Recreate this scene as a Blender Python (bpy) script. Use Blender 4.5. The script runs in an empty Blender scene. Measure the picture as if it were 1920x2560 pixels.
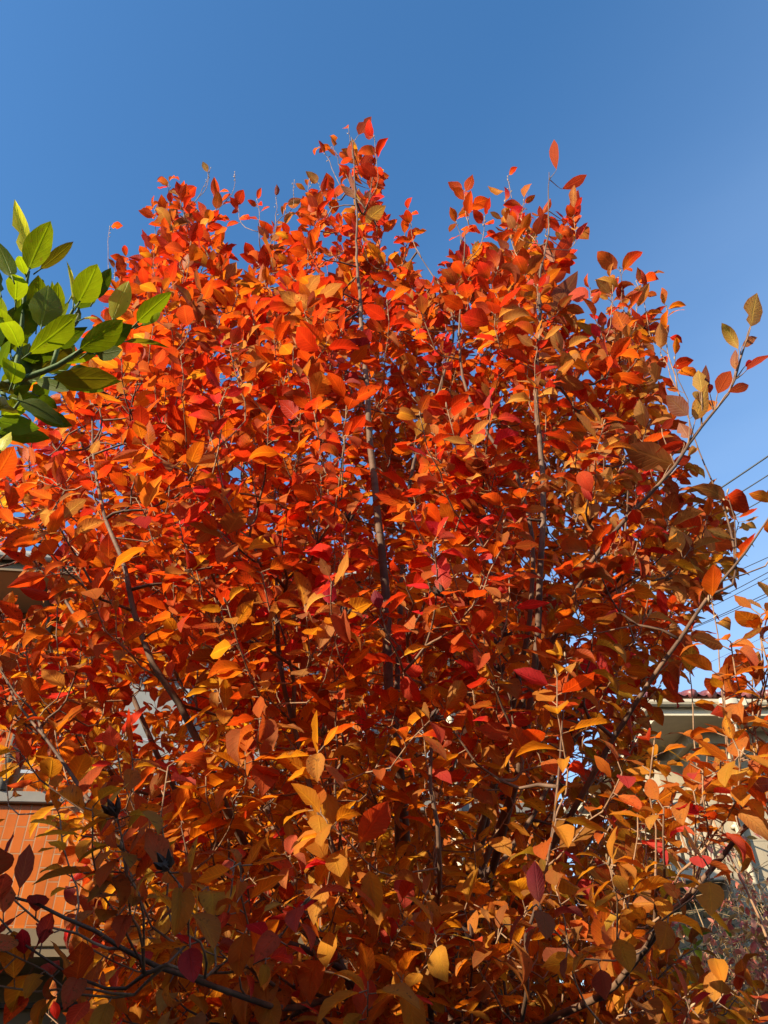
import bpy, math, random
import numpy as np
from mathutils import Vector, Matrix

# ------------------------------------------------------------------ camera, sky, sun, exposure
scene = bpy.context.scene
R = math.radians
CAM = np.array([0.0, 0.0, 1.55])
PITCH, ROLL, F = R(37.8), R(1.5), 1900.0          # F in photo pixels (1920 x 2560)
_d = np.array([0, math.cos(PITCH), math.sin(PITCH)])
_r0 = np.array([1.0, 0, 0]); _u0 = np.array([0, -math.sin(PITCH), math.cos(PITCH)])
_r = math.cos(ROLL) * _r0 - math.sin(ROLL) * _u0
_u = math.cos(ROLL) * _u0 + math.sin(ROLL) * _r0
cam_data = bpy.data.cameras.new("camera")
cam_data.sensor_fit = 'VERTICAL'; cam_data.sensor_height = 24.0; cam_data.lens = F / 2560 * 24.0
cam_data.clip_start = 0.05; cam_data.clip_end = 3000
cam = bpy.data.objects.new("camera", cam_data); scene.collection.objects.link(cam)
cam.matrix_world = Matrix(((_r[0], _u[0], -_d[0], CAM[0]), (_r[1], _u[1], -_d[1], CAM[1]),
                           (_r[2], _u[2], -_d[2], CAM[2]), (0, 0, 0, 1)))
scene.camera = cam

SUN_EL, SUN_AZ = R(24), R(50)                     # azimuth measured left from straight behind the camera
SUN = np.array([-math.sin(SUN_AZ) * math.cos(SUN_EL), -math.cos(SUN_AZ) * math.cos(SUN_EL), math.sin(SUN_EL)])
world = bpy.data.worlds.new("World"); scene.world = world; world.use_nodes = True
wn, wl = world.node_tree.nodes, world.node_tree.links
bg = wn["Background"]; bg.inputs[1].default_value = 0.113
sky = wn.new("ShaderNodeTexSky"); sky.sky_type = 'NISHITA'; sky.sun_disc = False
sky.sun_elevation = SUN_EL; sky.sun_rotation = math.atan2(SUN[0], SUN[1])
sky.air_density = 1.0; sky.dust_density = 0.4; sky.ozone_density = 2.0
# thin high haze and cirrus, thicker low down and towards the right
hs = wn.new("ShaderNodeHueSaturation"); hs.inputs["Saturation"].default_value = 1.25; hs.inputs["Value"].default_value = 1.22
wl.new(sky.outputs[0], hs.inputs["Color"])
tc = wn.new("ShaderNodeTexCoord"); mp = wn.new("ShaderNodeMapping"); mp.inputs["Scale"].default_value = (1.2, 1.2, 6.0)
mp.inputs["Rotation"].default_value = (0.25, 0.45, 0)
nz = wn.new("ShaderNodeTexNoise"); nz.inputs["Scale"].default_value = 2.2; nz.inputs["Detail"].default_value = 7
cr = wn.new("ShaderNodeMapRange"); cr.inputs[1].default_value = 0.35; cr.inputs[2].default_value = 0.72; cr.inputs[3].default_value = 0.88; cr.inputs[4].default_value = 1.16
dt = wn.new("ShaderNodeVectorMath"); dt.operation = 'DOT_PRODUCT'; dt.inputs[1].default_value = (-0.45, 0.0, 1.0)
mr = wn.new("ShaderNodeMapRange"); mr.inputs[1].default_value = 0.86; mr.inputs[2].default_value = 0.12
mr.inputs[3].default_value = 0.0; mr.inputs[4].default_value = 1.0
pw = wn.new("ShaderNodeMath"); pw.operation = 'POWER'; pw.inputs[1].default_value = 1.5
ml = wn.new("ShaderNodeMath"); ml.operation = 'MULTIPLY'; ml.use_clamp = True
m2 = wn.new("ShaderNodeMath"); m2.operation = 'MULTIPLY'; m2.inputs[1].default_value = 0.58
mx = wn.new("ShaderNodeMix"); mx.data_type = 'RGBA'; mx.inputs["B"].default_value = (2.6, 3.4, 4.7, 1)
wl.new(tc.outputs["Generated"], mp.inputs[0]); wl.new(mp.outputs[0], nz.inputs["Vector"]); wl.new(nz.outputs[0], cr.inputs[0])
wl.new(tc.outputs["Generated"], dt.inputs[0]); wl.new(dt.outputs["Value"], mr.inputs[0]); wl.new(mr.outputs[0], pw.inputs[0])
wl.new(cr.outputs[0], ml.inputs[0]); wl.new(pw.outputs[0], ml.inputs[1]); wl.new(ml.outputs[0], m2.inputs[0]); wl.new(m2.outputs[0], mx.inputs["Factor"])
wl.new(hs.outputs[0], mx.inputs["A"]); wl.new(mx.outputs["Result"], bg.inputs[0])
sun_data = bpy.data.lights.new("sun", 'SUN'); sun_data.energy = 4.9; sun_data.angle = R(0.5); sun_data.color = (1.0, 0.86, 0.66)
sun = bpy.data.objects.new("sun", sun_data); scene.collection.objects.link(sun)
sun.rotation_euler = Vector(-SUN).to_track_quat('-Z', 'Y').to_euler()
vs = scene.view_settings; vs.view_transform = 'Standard'; vs.look = 'None'; vs.gamma = 1; vs.exposure = 1.05
cy = scene.cycles; cy.max_bounces = 8; cy.diffuse_bounces = 4; cy.transmission_bounces = 6; cy.caustics_reflective = False; cy.caustics_refractive = False

rng = np.random.default_rng(11)
random.seed(5)

# ------------------------------------------------------------------ helpers
def ray(x, y): return _d + _r * ((x - 960) / F) + _u * ((1280 - y) / F)
def PZ(x, y, zc): return CAM + ray(x, y) * zc                     # a point at that depth along the view axis
def PY(x, y, Y):                                                  # a point at that distance north of the camera
    r = ray(x, y); return CAM + r * (Y / r[1])
def nrm(v): return v / (np.linalg.norm(v, axis=-1, keepdims=True) + 1e-12)

def link(o, parent=None):
    scene.collection.objects.link(o)
    if parent is not None: o.parent = parent
    return o
def tag(o, label=None, cat=None, group=None, kind=None):
    for k, v in (("label", label), ("category", cat), ("group", group), ("kind", kind)):
        if v: o[k] = v
    return o
def empty(name, loc=(0, 0, 0), rz=0.0):
    o = bpy.data.objects.new(name, None); o.empty_display_size = 0.2
    o.location = loc; o.rotation_euler = (0, 0, rz); return link(o)

class MB:
    """collects boxes, tubes and loose polygons; build() links them as ONE mesh object"""
    def __init__(s): s.v = []; s.f = []; s.m = []; s.mi = 0
    def add(s, vs_, fs):
        b = len(s.v); s.v += [tuple(map(float, p)) for p in vs_]
        s.f += [tuple(b + i for i in f) for f in fs]; s.m += [s.mi] * len(fs); return s
    def box(s, x0, x1, y0, y1, z0, z1, bev=0.0):
        if bev <= 0:
            return s.add([(x0, y0, z0), (x1, y0, z0), (x1, y1, z0), (x0, y1, z0), (x0, y0, z1), (x1, y0, z1), (x1, y1, z1), (x0, y1, z1)],
                         [(0, 3, 2, 1), (4, 5, 6, 7), (0, 1, 5, 4), (1, 2, 6, 5), (2, 3, 7, 6), (3, 0, 4, 7)])
        b = bev; vv = []; 
        for z, i in ((z0, b), (z0 + b, 0), (z1 - b, 0), (z1, b)):
            vv += [(x0 + i + b, y0 + i, z), (x1 - i - b, y0 + i, z), (x1 - i, y0 + i + b, z), (x1 - i, y1 - i - b, z),
                   (x1 - i - b, y1 - i, z), (x0 + i + b, y1 - i, z), (x0 + i, y1 - i - b, z), (x0 + i, y0 + i + b, z)]
        ff = [tuple(range(7, -1, -1)), tuple(range(24, 32))]
        for k in range(3):
            for j in range(8): ff.append((k * 8 + j, k * 8 + (j + 1) % 8, k * 8 + 8 + (j + 1) % 8, k * 8 + 8 + j))
        return s.add(vv, ff)
    def tube(s, pts, rad, n=6, cap=True):
        pts = np.asarray(pts, float); k = len(pts)
        rad = np.full(k, rad) if np.isscalar(rad) else np.asarray(rad, float)
        t = np.gradient(pts, axis=0); t = nrm(t)
        ref = np.array([0.31, 0.77, 0.55]) if abs(t[0][2]) > 0.8 else np.array([0, 0, 1.0])
        vv = []
        for i in range(k):
            a = np.cross(t[i], ref); a /= np.linalg.norm(a) + 1e-9; b = np.cross(t[i], a)
            ref = np.cross(a, t[i])
            for j in range(n):
                w = 2 * math.pi * j / n
                vv.append(pts[i] + (a * math.cos(w) + b * math.sin(w)) * rad[i])
        ff = [(i * n + j, i * n + (j + 1) % n, (i + 1) * n + (j + 1) % n, (i + 1) * n + j) for i in range(k - 1) for j in range(n)]
        if cap: ff += [tuple(range(n - 1, -1, -1)), tuple((k - 1) * n + j for j in range(n))]
        return s.add(vv, ff)
    def build(s, name, mats, parent=None, smooth=False, kind=None):
        me = bpy.data.meshes.new(name); me.from_pydata(s.v, [], s.f)
        for m in (mats if isinstance(mats, (list, tuple)) else [mats]): me.materials.append(m)
        if any(s.m): me.polygons.foreach_set("material_index", s.m)
        if smooth: me.polygons.foreach_set("use_smooth", [True] * len(s.f))
        me.update()
        o = link(bpy.data.objects.new(name, me), parent)
        if kind: o["kind"] = kind
        return o

class NT:
    def __init__(s, name):
        s.mat = bpy.data.materials.new(name); s.mat.use_nodes = True
        s.n, s.l = s.mat.node_tree.nodes, s.mat.node_tree.links
        s.bsdf = s.n["Principled BSDF"]; s.out = s.n["Material Output"]
    def node(s, t, **kw):
        n = s.n.new(t)
        for k, v in kw.items(): setattr(n, k, v)
        return n
    def put(s, sock, v):
        if isinstance(v, bpy.types.NodeSocket): s.l.new(v, sock)
        else: sock.default_value = v
    def math(s, op, a, b=0.0, c=None):
        n = s.node("ShaderNodeMath", operation=op); s.put(n.inputs[0], a); s.put(n.inputs[1], b)
        if c is not None: s.put(n.inputs[2], c)
        return n.outputs[0]
    def mix(s, f, a, b, blend='MIX'):
        n = s.node("ShaderNodeMix", data_type='RGBA', blend_type=blend)
        s.put(n.inputs["Factor"], f); s.put(n.inputs["A"], a); s.put(n.inputs["B"], b); return n.outputs["Result"]
    def noise(s, scale, detail=3, vec=None, dist=0.0):
        n = s.node("ShaderNodeTexNoise"); n.inputs["Scale"].default_value = scale; n.inputs["Detail"].default_value = detail
        n.inputs["Distortion"].default_value = dist
        s.l.new(vec if vec is not None else s.coord(), n.inputs["Vector"]); return n.outputs[0]
    def coord(s, which="Object"):
        return s.node("ShaderNodeTexCoord").outputs[which]
    def ramp(s, x, lo, hi, a=0.0, b=1.0):
        n = s.node("ShaderNodeMapRange"); s.put(n.inputs[0], x)
        for i, v in zip((1, 2, 3, 4), (lo, hi, a, b)): n.inputs[i].default_value = v
        return n.outputs[0]
    def bump(s, h, strength=0.3, dist=0.01):
        n = s.node("ShaderNodeBump"); n.inputs["Strength"].default_value = strength; n.inputs["Distance"].default_value = dist
        s.l.new(h, n.inputs["Height"]); return n.outputs[0]

def c4(c): return (c[0], c[1], c[2], 1.0)
def plain(name, col, rough=0.6, metal=0.0, var=0.15, scale=6.0, bump=0.0, spec=0.5):
    t = NT(name); b = t.bsdf
    nzv = t.noise(scale, 5)
    t.put(b.inputs["Base Color"], t.mix(t.ramp(nzv, 0.3, 0.7), c4([c * (1 - var) for c in col]), c4([min(1, c * (1 + var)) for c in col])))
    b.inputs["Roughness"].default_value = rough; b.inputs["Metallic"].default_value = metal
    b.inputs["Specular IOR Level"].default_value = spec
    if bump: t.put(b.inputs["Normal"], t.bump(t.noise(scale * 9, 4), bump, 0.01))
    return t.mat

def tile_mat(name, vertical, w, h, c1, c2, mortar, rough=0.28):
    t = NT(name); b = t.bsdf
    s = t.node("ShaderNodeSeparateXYZ"); t.l.new(t.coord(), s.inputs[0])
    cb = t.node("ShaderNodeCombineXYZ")
    along = t.math('ADD', s.outputs[0], s.outputs[1])
    if vertical: t.l.new(s.outputs[2], cb.inputs[0]); t.l.new(along, cb.inputs[1])
    else: t.l.new(along, cb.inputs[0]); t.l.new(s.outputs[2], cb.inputs[1])
    br = t.node("ShaderNodeTexBrick"); br.offset = 0.5
    t.l.new(cb.outputs[0], br.inputs["Vector"])
    for k, v in (("Scale", 1.0), ("Brick Width", w), ("Row Height", h), ("Mortar Size", 0.0065), ("Mortar Smooth", 0.25), ("Bias", 0.0)):
        br.inputs[k].default_value = v
    br.inputs["Color1"].default_value = c4(c1); br.inputs["Color2"].default_value = c4(c2); br.inputs["Mortar"].default_value = c4(mortar)
    fl = t.node("ShaderNodeVectorMath", operation='FLOOR'); sc = t.node("ShaderNodeVectorMath", operation='MULTIPLY'); sc.inputs[1].default_value = (2 / w, 1 / h, 1)
    t.l.new(cb.outputs[0], sc.inputs[0]); t.l.new(sc.outputs[0], fl.inputs[0])
    wnz = t.node("ShaderNodeTexWhiteNoise", noise_dimensions='2D'); t.l.new(fl.outputs[0], wnz.inputs["Vector"])
    var = t.mix(t.math('MULTIPLY', wnz.outputs["Value"], 0.45), br.outputs["Color"], c4([c1[0] * 0.62, c1[1] * 0.55, c1[2] * 0.7]))
    mpd = t.node("ShaderNodeMapping"); mpd.inputs["Scale"].default_value = (3.0, 3.0, 0.5); t.l.new(t.coord(), mpd.inputs[0])
    t.put(b.inputs["Base Color"], t.mix(t.ramp(t.noise(1.3, 6, mpd.outputs[0]), 0.42, 0.75, 0, 0.5), var, c4([c * 0.5 for c in c1])))
    b.inputs["Specular IOR Level"].default_value = 0.2; t.put(b.inputs["Roughness"], t.ramp(br.outputs["Fac"], 0, 1, rough, 0.9))
    t.put(b.inputs["Normal"], t.bump(t.math('SUBTRACT', 1.0, br.outputs["Fac"]), 0.8, 0.006))
    return t.mat

def siding_mat(name, col, pitch=0.45):
    t = NT(name); b = t.bsdf
    s = t.node("ShaderNodeSeparateXYZ"); t.l.new(t.coord(), s.inputs[0])
    z = t.math('FRACT', t.math('DIVIDE', s.outputs[2], pitch))
    groove = t.math('LESS_THAN', z, 0.03)
    nn = t.ramp(t.noise(2.0, 6), 0.3, 0.7)
    mpv = t.node("ShaderNodeMapping"); mpv.inputs["Scale"].default_value = (5.0, 5.0, 0.35); t.l.new(t.coord(), mpv.inputs[0])
    streak = t.ramp(t.noise(1.6, 6, mpv.outputs[0]), 0.52, 0.74)
    base = t.mix(nn, c4([c * 0.88 for c in col]), c4([c * 1.06 for c in col]))
    base = t.mix(t.math('MULTIPLY', streak, 0.35), base, c4([c * 0.5 for c in col]))
    t.put(b.inputs["Base Color"], t.mix(t.math('MULTIPLY', groove, 0.6), base, c4([c * 0.4 for c in col])))
    b.inputs["Roughness"].default_value = 0.85
    t.put(b.inputs["Normal"], t.bump(t.math('SUBTRACT', t.math('MULTIPLY', t.noise(90, 3), 0.3), groove), 0.4, 0.01))
    return t.mat

def leaf_mat(name, under, under_amt, trans, rough, glow=(1.0, 0.92, 0.7), veins=9.0, vein_tone=1.25, spots=True, spec=0.4, vein_amt=1.0):
    """leaf blades: per-leaf colour from the mesh, veins and blotches from the blade's own UV; the underside is paler and duller"""
    t = NT(name); b = t.bsdf
    at = t.node("ShaderNodeAttribute", attribute_name="tint"); tint = at.outputs["Color"]; rnd = at.outputs["Alpha"]
    uv = t.node("ShaderNodeUVMap"); s = t.node("ShaderNodeSeparateXYZ"); t.l.new(uv.outputs[0], s.inputs[0])
    u = t.math('ABSOLUTE', t.math('SUBTRACT', t.math('MULTIPLY', s.outputs[0], 2.0), 1.0)); v = s.outputs[1]
    mid = t.ramp(u, 0.03, 0.11, 1.0, 0.0)
    ph = t.math('FRACT', t.math('SUBTRACT', t.math('MULTIPLY', v, veins), t.math('MULTIPLY', t.math('POWER', u, 0.8), 2.4)))
    lat = t.math('MULTIPLY', t.ramp(t.math('ABSOLUTE', t.math('SUBTRACT', ph, 0.5)), 0.03, 0.16, 1.0, 0.0), 0.55)
    vein = t.math('MAXIMUM', mid, t.math('MULTIPLY', lat, vein_amt))
    geo = t.node("ShaderNodeNewGeometry"); back = geo.outputs["Backfacing"]
    blot = t.noise(55, 4)
    top = t.mix(t.math('MULTIPLY', u, t.ramp(rnd, 0, 1, 0.15, 0.6)), tint, (0.30, 0.018, 0.012, 1)) if spots else tint
    if spots:
        r2 = t.math('FRACT', t.math('MULTIPLY', rnd, 7.31))
        top = t.mix(t.math('MULTIPLY', t.ramp(t.math('ADD', v, t.math('MULTIPLY', t.noise(38, 2), 0.5)), 0.25, 0.85, 1.0, 0.0), t.ramp(r2, 0.45, 1.0, 0.0, 0.5)), top, (0.66, 0.27, 0.02, 1))
    top = t.mix(t.ramp(blot, 0.35, 0.65, 0, 0.28), top, t.mix(1.0, top, (0.62, 0.5, 0.45, 1), 'MULTIPLY'))
    if spots:
        fleck = t.math('MULTIPLY', t.ramp(t.noise(190, 3), 0.60, 0.68), t.ramp(rnd, 0.2, 0.9, 0.0, 0.9))
        top = t.mix(fleck, top, (0.07, 0.018, 0.008, 1))
    if not spots:
        top = t.mix(t.ramp(t.noise(26, 4), 0.52, 0.72, 0, 0.45), top, t.mix(1.0, top, (0.5, 0.62, 0.6, 1), 'MULTIPLY'))
        top = t.mix(t.math('MULTIPLY', t.ramp(t.noise(120, 3), 0.66, 0.74), 0.6), top, (0.10, 0.07, 0.02, 1))
    top = t.mix(t.math('MULTIPLY', vein, 0.6), top, t.mix(1.0, top, (vein_tone, vein_tone * 1.15, vein_tone, 1), 'MULTIPLY'))
    und = t.mix(t.math('MULTIPLY', t.ramp(rnd, 0.45, 0.8, 0.35, 1.6), under_amt), top, c4(under))
    und = t.mix(t.math('MULTIPLY', vein, 0.75), und, t.mix(1.0, und, (0.62, 0.55, 0.5, 1), 'MULTIPLY'))
    col = t.mix(back, top, und)
    t.put(b.inputs["Base Color"], col)
    t.put(b.inputs["Roughness"], t.math('ADD', t.math('MULTIPLY', back, 0.3), rough))
    b.inputs["Specular IOR Level"].default_value = spec
    nb = t.bump(t.math('ADD', t.math('MULTIPLY', vein, -0.6), t.math('MULTIPLY', blot, 0.4)), 0.5, 0.0016)
    t.put(b.inputs["Normal"], nb)
    tr = t.node("ShaderNodeBsdfTranslucent"); t.put(tr.inputs["Color"], t.mix(1.0, top, c4(glow), 'MULTIPLY')); t.put(tr.inputs["Normal"], nb)
    ms = t.node("ShaderNodeMixShader"); ms.inputs[0].default_value = trans
    t.l.new(b.outputs[0], ms.inputs[1]); t.l.new(tr.outputs[0], ms.inputs[2]); t.l.new(ms.outputs[0], t.out.inputs[0])
    return t.mat

def bark_mat(name, c1, c2, scale=14):
    t = NT(name); b = t.bsdf
    n1 = t.noise(scale, 5, dist=0.6); n2 = t.noise(scale * 5, 3)
    col = t.mix(t.ramp(n1, 0.35, 0.65), c4(c1), c4(c2))
    t.put(b.inputs["Base Color"], t.mix(t.ramp(n2, 0.5, 0.75, 0, 0.5), col, c4([c * 0.5 for c in c1])))
    b.inputs["Roughness"].default_value = 0.75
    t.put(b.inputs["Normal"], t.bump(n2, 0.5, 0.003))
    return t.mat

M = {}
M['leaf'] = leaf_mat("autumn_leaf", (0.60, 0.26, 0.055), 0.36, 0.56, 0.5, glow=(1.38, 1.26, 0.68), spec=0.22, vein_tone=1.5)
M['citrus'] = leaf_mat("citrus_leaf", (0.32, 0.40, 0.04), 0.30, 0.50, 0.38, glow=(2.6, 2.3, 0.8), veins=6.0, vein_tone=1.2, spots=False, spec=0.3, vein_amt=0.35)
M['small_leaf'] = leaf_mat("shrub_leaf", (0.5, 0.35, 0.2), 0.3, 0.35, 0.5, spots=False)
M['bark'] = bark_mat("smooth_bark", (0.075, 0.038, 0.020), (0.19, 0.105, 0.055))
M['bud'] = plain("bud_scale", (0.36, 0.25, 0.14), 0.6, var=0.2, scale=60)
M['pod'] = plain("dry_pod", (0.07, 0.035, 0.02), 0.8, var=0.4, scale=60)
M['green_twig'] = bark_mat("green_twig", (0.07, 0.12, 0.03), (0.11, 0.17, 0.05))
M['young'] = bark_mat("young_twig", (0.17, 0.085, 0.04), (0.36, 0.215, 0.11), 30)
M['twig'] = bark_mat("dry_twig", (0.28, 0.17, 0.08), (0.42, 0.28, 0.13))
M['tile_v'] = tile_mat("orange_wall_tile", True, 0.237, 0.1, (0.52, 0.125, 0.010), (0.42, 0.092, 0.008), (0.34, 0.22, 0.12))
M['tile_h'] = tile_mat("orange_brick_tile", False, 0.237, 0.07, (0.66, 0.16, 0.018), (0.58, 0.13, 0.014), (0.42, 0.30, 0.20))
M['alu'] = plain("grey_aluminium", (0.33, 0.34, 0.34), 0.4, 0.3, 0.08)
M['ledge'] = plain("grey_ledge", (0.16, 0.145, 0.12), 0.6, 0.0, 0.12)
M['soffit'] = plain("brown_soffit", (0.42, 0.31, 0.17), 0.8, 0.0, 0.08, 2)
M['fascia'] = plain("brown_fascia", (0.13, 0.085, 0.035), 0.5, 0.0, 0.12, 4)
M['gutter'] = plain("cream_gutter", (0.54, 0.47, 0.33), 0.4, 0.0, 0.08, 5)
M['grey_gutter'] = plain("grey_gutter", (0.42, 0.40, 0.36), 0.4, 0.0, 0.08, 5)
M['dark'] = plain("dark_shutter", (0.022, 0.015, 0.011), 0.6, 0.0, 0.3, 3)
M['beige'] = siding_mat("beige_render", (0.36, 0.295, 0.195))
M['rail'] = plain("cream_rail", (0.45, 0.385, 0.27), 0.5, 0.0, 0.1)
M['red_tile'] = plain("red_roof_tile", (0.17, 0.05, 0.045), 0.4, 0.0, 0.35, 7, 0.2)
M['grey_roof'] = plain("grey_roof_tile", (0.11, 0.11, 0.12), 0.6, 0.0, 0.3, 7, 0.2)
M['cable'] = plain("cable_sheath", (0.022, 0.030, 0.034), 0.5)
M['concrete'] = plain("concrete", (0.36, 0.35, 0.32), 0.9, 0.0, 0.15, 4, 0.3)
M['ground'] = plain("asphalt", (0.055, 0.053, 0.05), 0.9, 0.0, 0.3, 9, 0.4)
M['curtain'] = plain("white_curtain", (0.20, 0.205, 0.20), 0.9, 0.0, 0.08, 8)
M['cream'] = plain("cream_plastic", (0.70, 0.63, 0.46), 0.45)
M['yellow'] = plain("yellow_sticker", (0.62, 0.42, 0.06), 0.5)
g = NT("window_glass"); g.bsdf.inputs["Base Color"].default_value = (0.04, 0.045, 0.05, 1); g.bsdf.inputs["Roughness"].default_value = 0.06
g.put(g.bsdf.inputs["Normal"], g.bump(g.noise(1.5, 2), 0.05, 0.02)); M['glass'] = g.mat

# ------------------------------------------------------------------ leaf blades, all of one plant in one mesh
NU, NV = 5, 8
def leaves_mesh(name, mat, parent, P, A, N, L, W, tint, rnd, fold, curl, acum=0.5, serr=0.0, wob=0.08, cup=0.0, twist=0.0):
    """P base, A axis, N upper-face normal (n x 3); L length, W full width, tint n x 3, rnd n"""
    n = len(P); P = np.asarray(P); A = nrm(np.asarray(A)); N = np.asarray(N)
    N = nrm(N - A * (N * A).sum(1, keepdims=True)); S = np.cross(A, N)
    v = np.linspace(0, 1, NV)[None, :]; u = np.linspace(-1, 1, NU)[None, :]
    acum = np.broadcast_to(np.asarray(acum, float), (n,))[:, None]
    prof = np.sin(np.pi * np.clip(v, 0, 1) ** (rng.uniform(0.66, 1.08, (n, 1)) + 0.05 * acum)) ** (0.66 + 0.3 * acum)
    prof = prof * (1 - 0.35 * acum * np.clip((v - 0.72) / 0.28, 0, 1))
    prof = np.maximum(prof, 0.03 * (v < 0.99))
    asym = 1 + rng.normal(0, 0.08, (n, 1))
    sides = np.repeat(prof[:, :, None], 2, 2)
    if serr:
        sides = sides * (1 + serr * rng.normal(0, 1, (n, NV, 2)))
        bi = np.flatnonzero(rng.uniform(size=n) < 0.14)
        sides[bi, rng.integers(2, NV - 1, len(bi)), rng.integers(0, 2, len(bi))] *= rng.uniform(0.3, 0.7, len(bi))
    hw2 = (np.asarray(W)[:, None, None] * 0.5) * sides                                # n x NV x 2
    k = np.asarray(curl)[:, None]; k = np.where(np.abs(k) < 1e-3, 1e-3, k)
    along = np.sin(k * v) / k; down = (1 - np.cos(k * v)) / k                          # n x NV, in lengths
    fo = np.asarray(fold)[:, None, None]
    uu = u[None]                                                                      # 1 x 1 x NU
    hwn = np.where(uu > 0, hw2[:, :, 1:2], hw2[:, :, 0:1])
    ph1 = rng.uniform(0, 6.28, (n, 1, 1)); ph2 = rng.uniform(0, 6.28, (n, 1, 1))
    lat = uu * hwn * np.cos(fo) * np.where(uu > 0, asym[:, :, None], 2 - asym[:, :, None])
    lift = np.abs(uu) ** (1 + cup) * hwn * np.sin(fo) + wob * hwn * np.abs(uu) * np.sin(5 * v[:, :, None] * np.pi + ph1 + (uu > 0) * ph2)
    tw = np.asarray(twist) * np.ones(n); tw = tw[:, None, None] * v[:, :, None]
    lat, lift = lat * np.cos(tw) - lift * np.sin(tw), lat * np.sin(tw) + lift * np.cos(tw)
    side = rng.normal(0, 0.05, (n, 1)) * v ** 2                                         # blades are rarely straight
    Lc = np.asarray(L)[:, None]
    ca, sa = np.cos(k * v)[:, :, None, None], np.sin(k * v)[:, :, None, None]
    A3, N3, S3 = A[:, None, None, :], N[:, None, None, :], S[:, None, None, :]
    pos = P[:, None, None, :] + A3 * (Lc * along)[:, :, None, None] - N3 * (Lc * down)[:, :, None, None] \
        + S3 * (lat + (Lc * side)[:, :, None])[..., None] + (N3 * ca + A3 * sa) * lift[..., None]
    co = pos.reshape(-1, 3)
    base = (np.arange(n) * NU * NV)[:, None]
    i, j = np.meshgrid(np.arange(NV - 1), np.arange(NU - 1), indexing='ij'); i = i.ravel(); j = j.ravel()
    q = np.stack([i * NU + j, (i + 1) * NU + j, (i + 1) * NU + j + 1, i * NU + j + 1], 1)    # faces up along +N
    q = q[:, ::-1] if False else q
    faces = (base[:, :, None] + q[None]).reshape(-1, 4)
    me = bpy.data.meshes.new(name); nf = len(faces)
    me.vertices.add(len(co)); me.vertices.foreach_set("co", co.ravel())
    me.loops.add(nf * 4); me.loops.foreach_set("vertex_index", faces.ravel().astype(np.int32))
    me.polygons.add(nf); me.polygons.foreach_set("loop_start", np.arange(0, nf * 4, 4, dtype=np.int32))
    me.polygons.foreach_set("use_smooth", np.ones(nf, bool))
    uvv = np.broadcast_to(np.stack(np.meshgrid((np.linspace(-1, 1, NU) + 1) / 2, np.linspace(0, 1, NV)), -1).reshape(1, NU * NV, 2), (n, NU * NV, 2)).reshape(-1, 2)
    lay = me.uv_layers.new(name="UVMap"); lay.data.foreach_set("uv", uvv[faces.ravel()].ravel())
    at = me.attributes.new("tint", 'FLOAT_COLOR', 'POINT')
    c = np.concatenate([np.repeat(np.asarray(tint), NU * NV, 0), np.repeat(np.asarray(rnd), NU * NV)[:, None]], 1)
    at.data.foreach_set("color", c.astype(np.float32).ravel())
    me.materials.append(mat); me.update(calc_edges=True)
    return link(bpy.data.objects.new(name, me), parent)

def bez(a, b, c, d, n):
    t = np.linspace(0, 1, n)[:, None]
    return (1 - t) ** 3 * a + 3 * (1 - t) ** 2 * t * b + 3 * (1 - t) * t ** 2 * c + t ** 3 * d
def smooth_path(pts, step=0.06):
    pts = np.asarray(pts, float); out = []
    ext = np.vstack([2 * pts[0] - pts[1], pts, 2 * pts[-1] - pts[-2]])
    for i in range(1, len(ext) - 2):
        p0, p1, p2, p3 = ext[i - 1:i + 3]
        m = max(2, int(np.linalg.norm(p2 - p1) / step))
        t = np.linspace(0, 1, m, endpoint=False)[:, None]
        out.append(0.5 * ((2 * p1) + (-p0 + p2) * t + (2 * p0 - 5 * p1 + 4 * p2 - p3) * t ** 2 + (-p0 + 3 * p1 - 3 * p2 + p3) * t ** 3))
    return np.vstack(out + [pts[-1:]])

# ------------------------------------------------------------------ ground
gm = MB(); N_ = 24
for i in range(N_):
    for j in range(N_): gm.add([(-600 + 50 * i, -600 + 50 * j, 0), (-550 + 50 * i, -600 + 50 * j, 0), (-550 + 50 * i, -550 + 50 * j, 0), (-600 + 50 * i, -550 + 50 * j, 0)], [(0, 1, 2, 3)])
tag(gm.build("ground", M['ground']), "dark ground under the tree and the houses", None, None, "structure")

# ------------------------------------------------------------------ orange tiled house behind the tree (local x along its front, y into it)
th = empty("tiled_house", (0, 6.4, 0.31), R(9)); th.scale = (.8, .8, .8)
tag(th, "orange tiled two storey house half hidden behind the red tree", "house")
XL, XR, DEP = -8.0, 1.70, 6.5
m = MB(); m.box(XL, XR, 0, DEP, 2.82, 5.96); m.build("upper_wall", M['tile_v'], th)
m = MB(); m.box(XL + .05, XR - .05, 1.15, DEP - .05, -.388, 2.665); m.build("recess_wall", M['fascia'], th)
m = MB(); m.box(XL, XR + 0.02, -0.045, DEP, 2.67, 2.817, 0.01); m.box(XL, XR + .02, -0.02, DEP - .1, 2.60, 2.667); m.build("floor_band", M['fascia'], th)
m = MB(); m.box(XL, -0.72, -0.07, -0.003, 3.88, 3.985, 0.008); m.box(-0.45, XR + .02, -0.07, -0.003, 3.88, 3.985, 0.008); m.build("ledge", M['ledge'], th)
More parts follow.
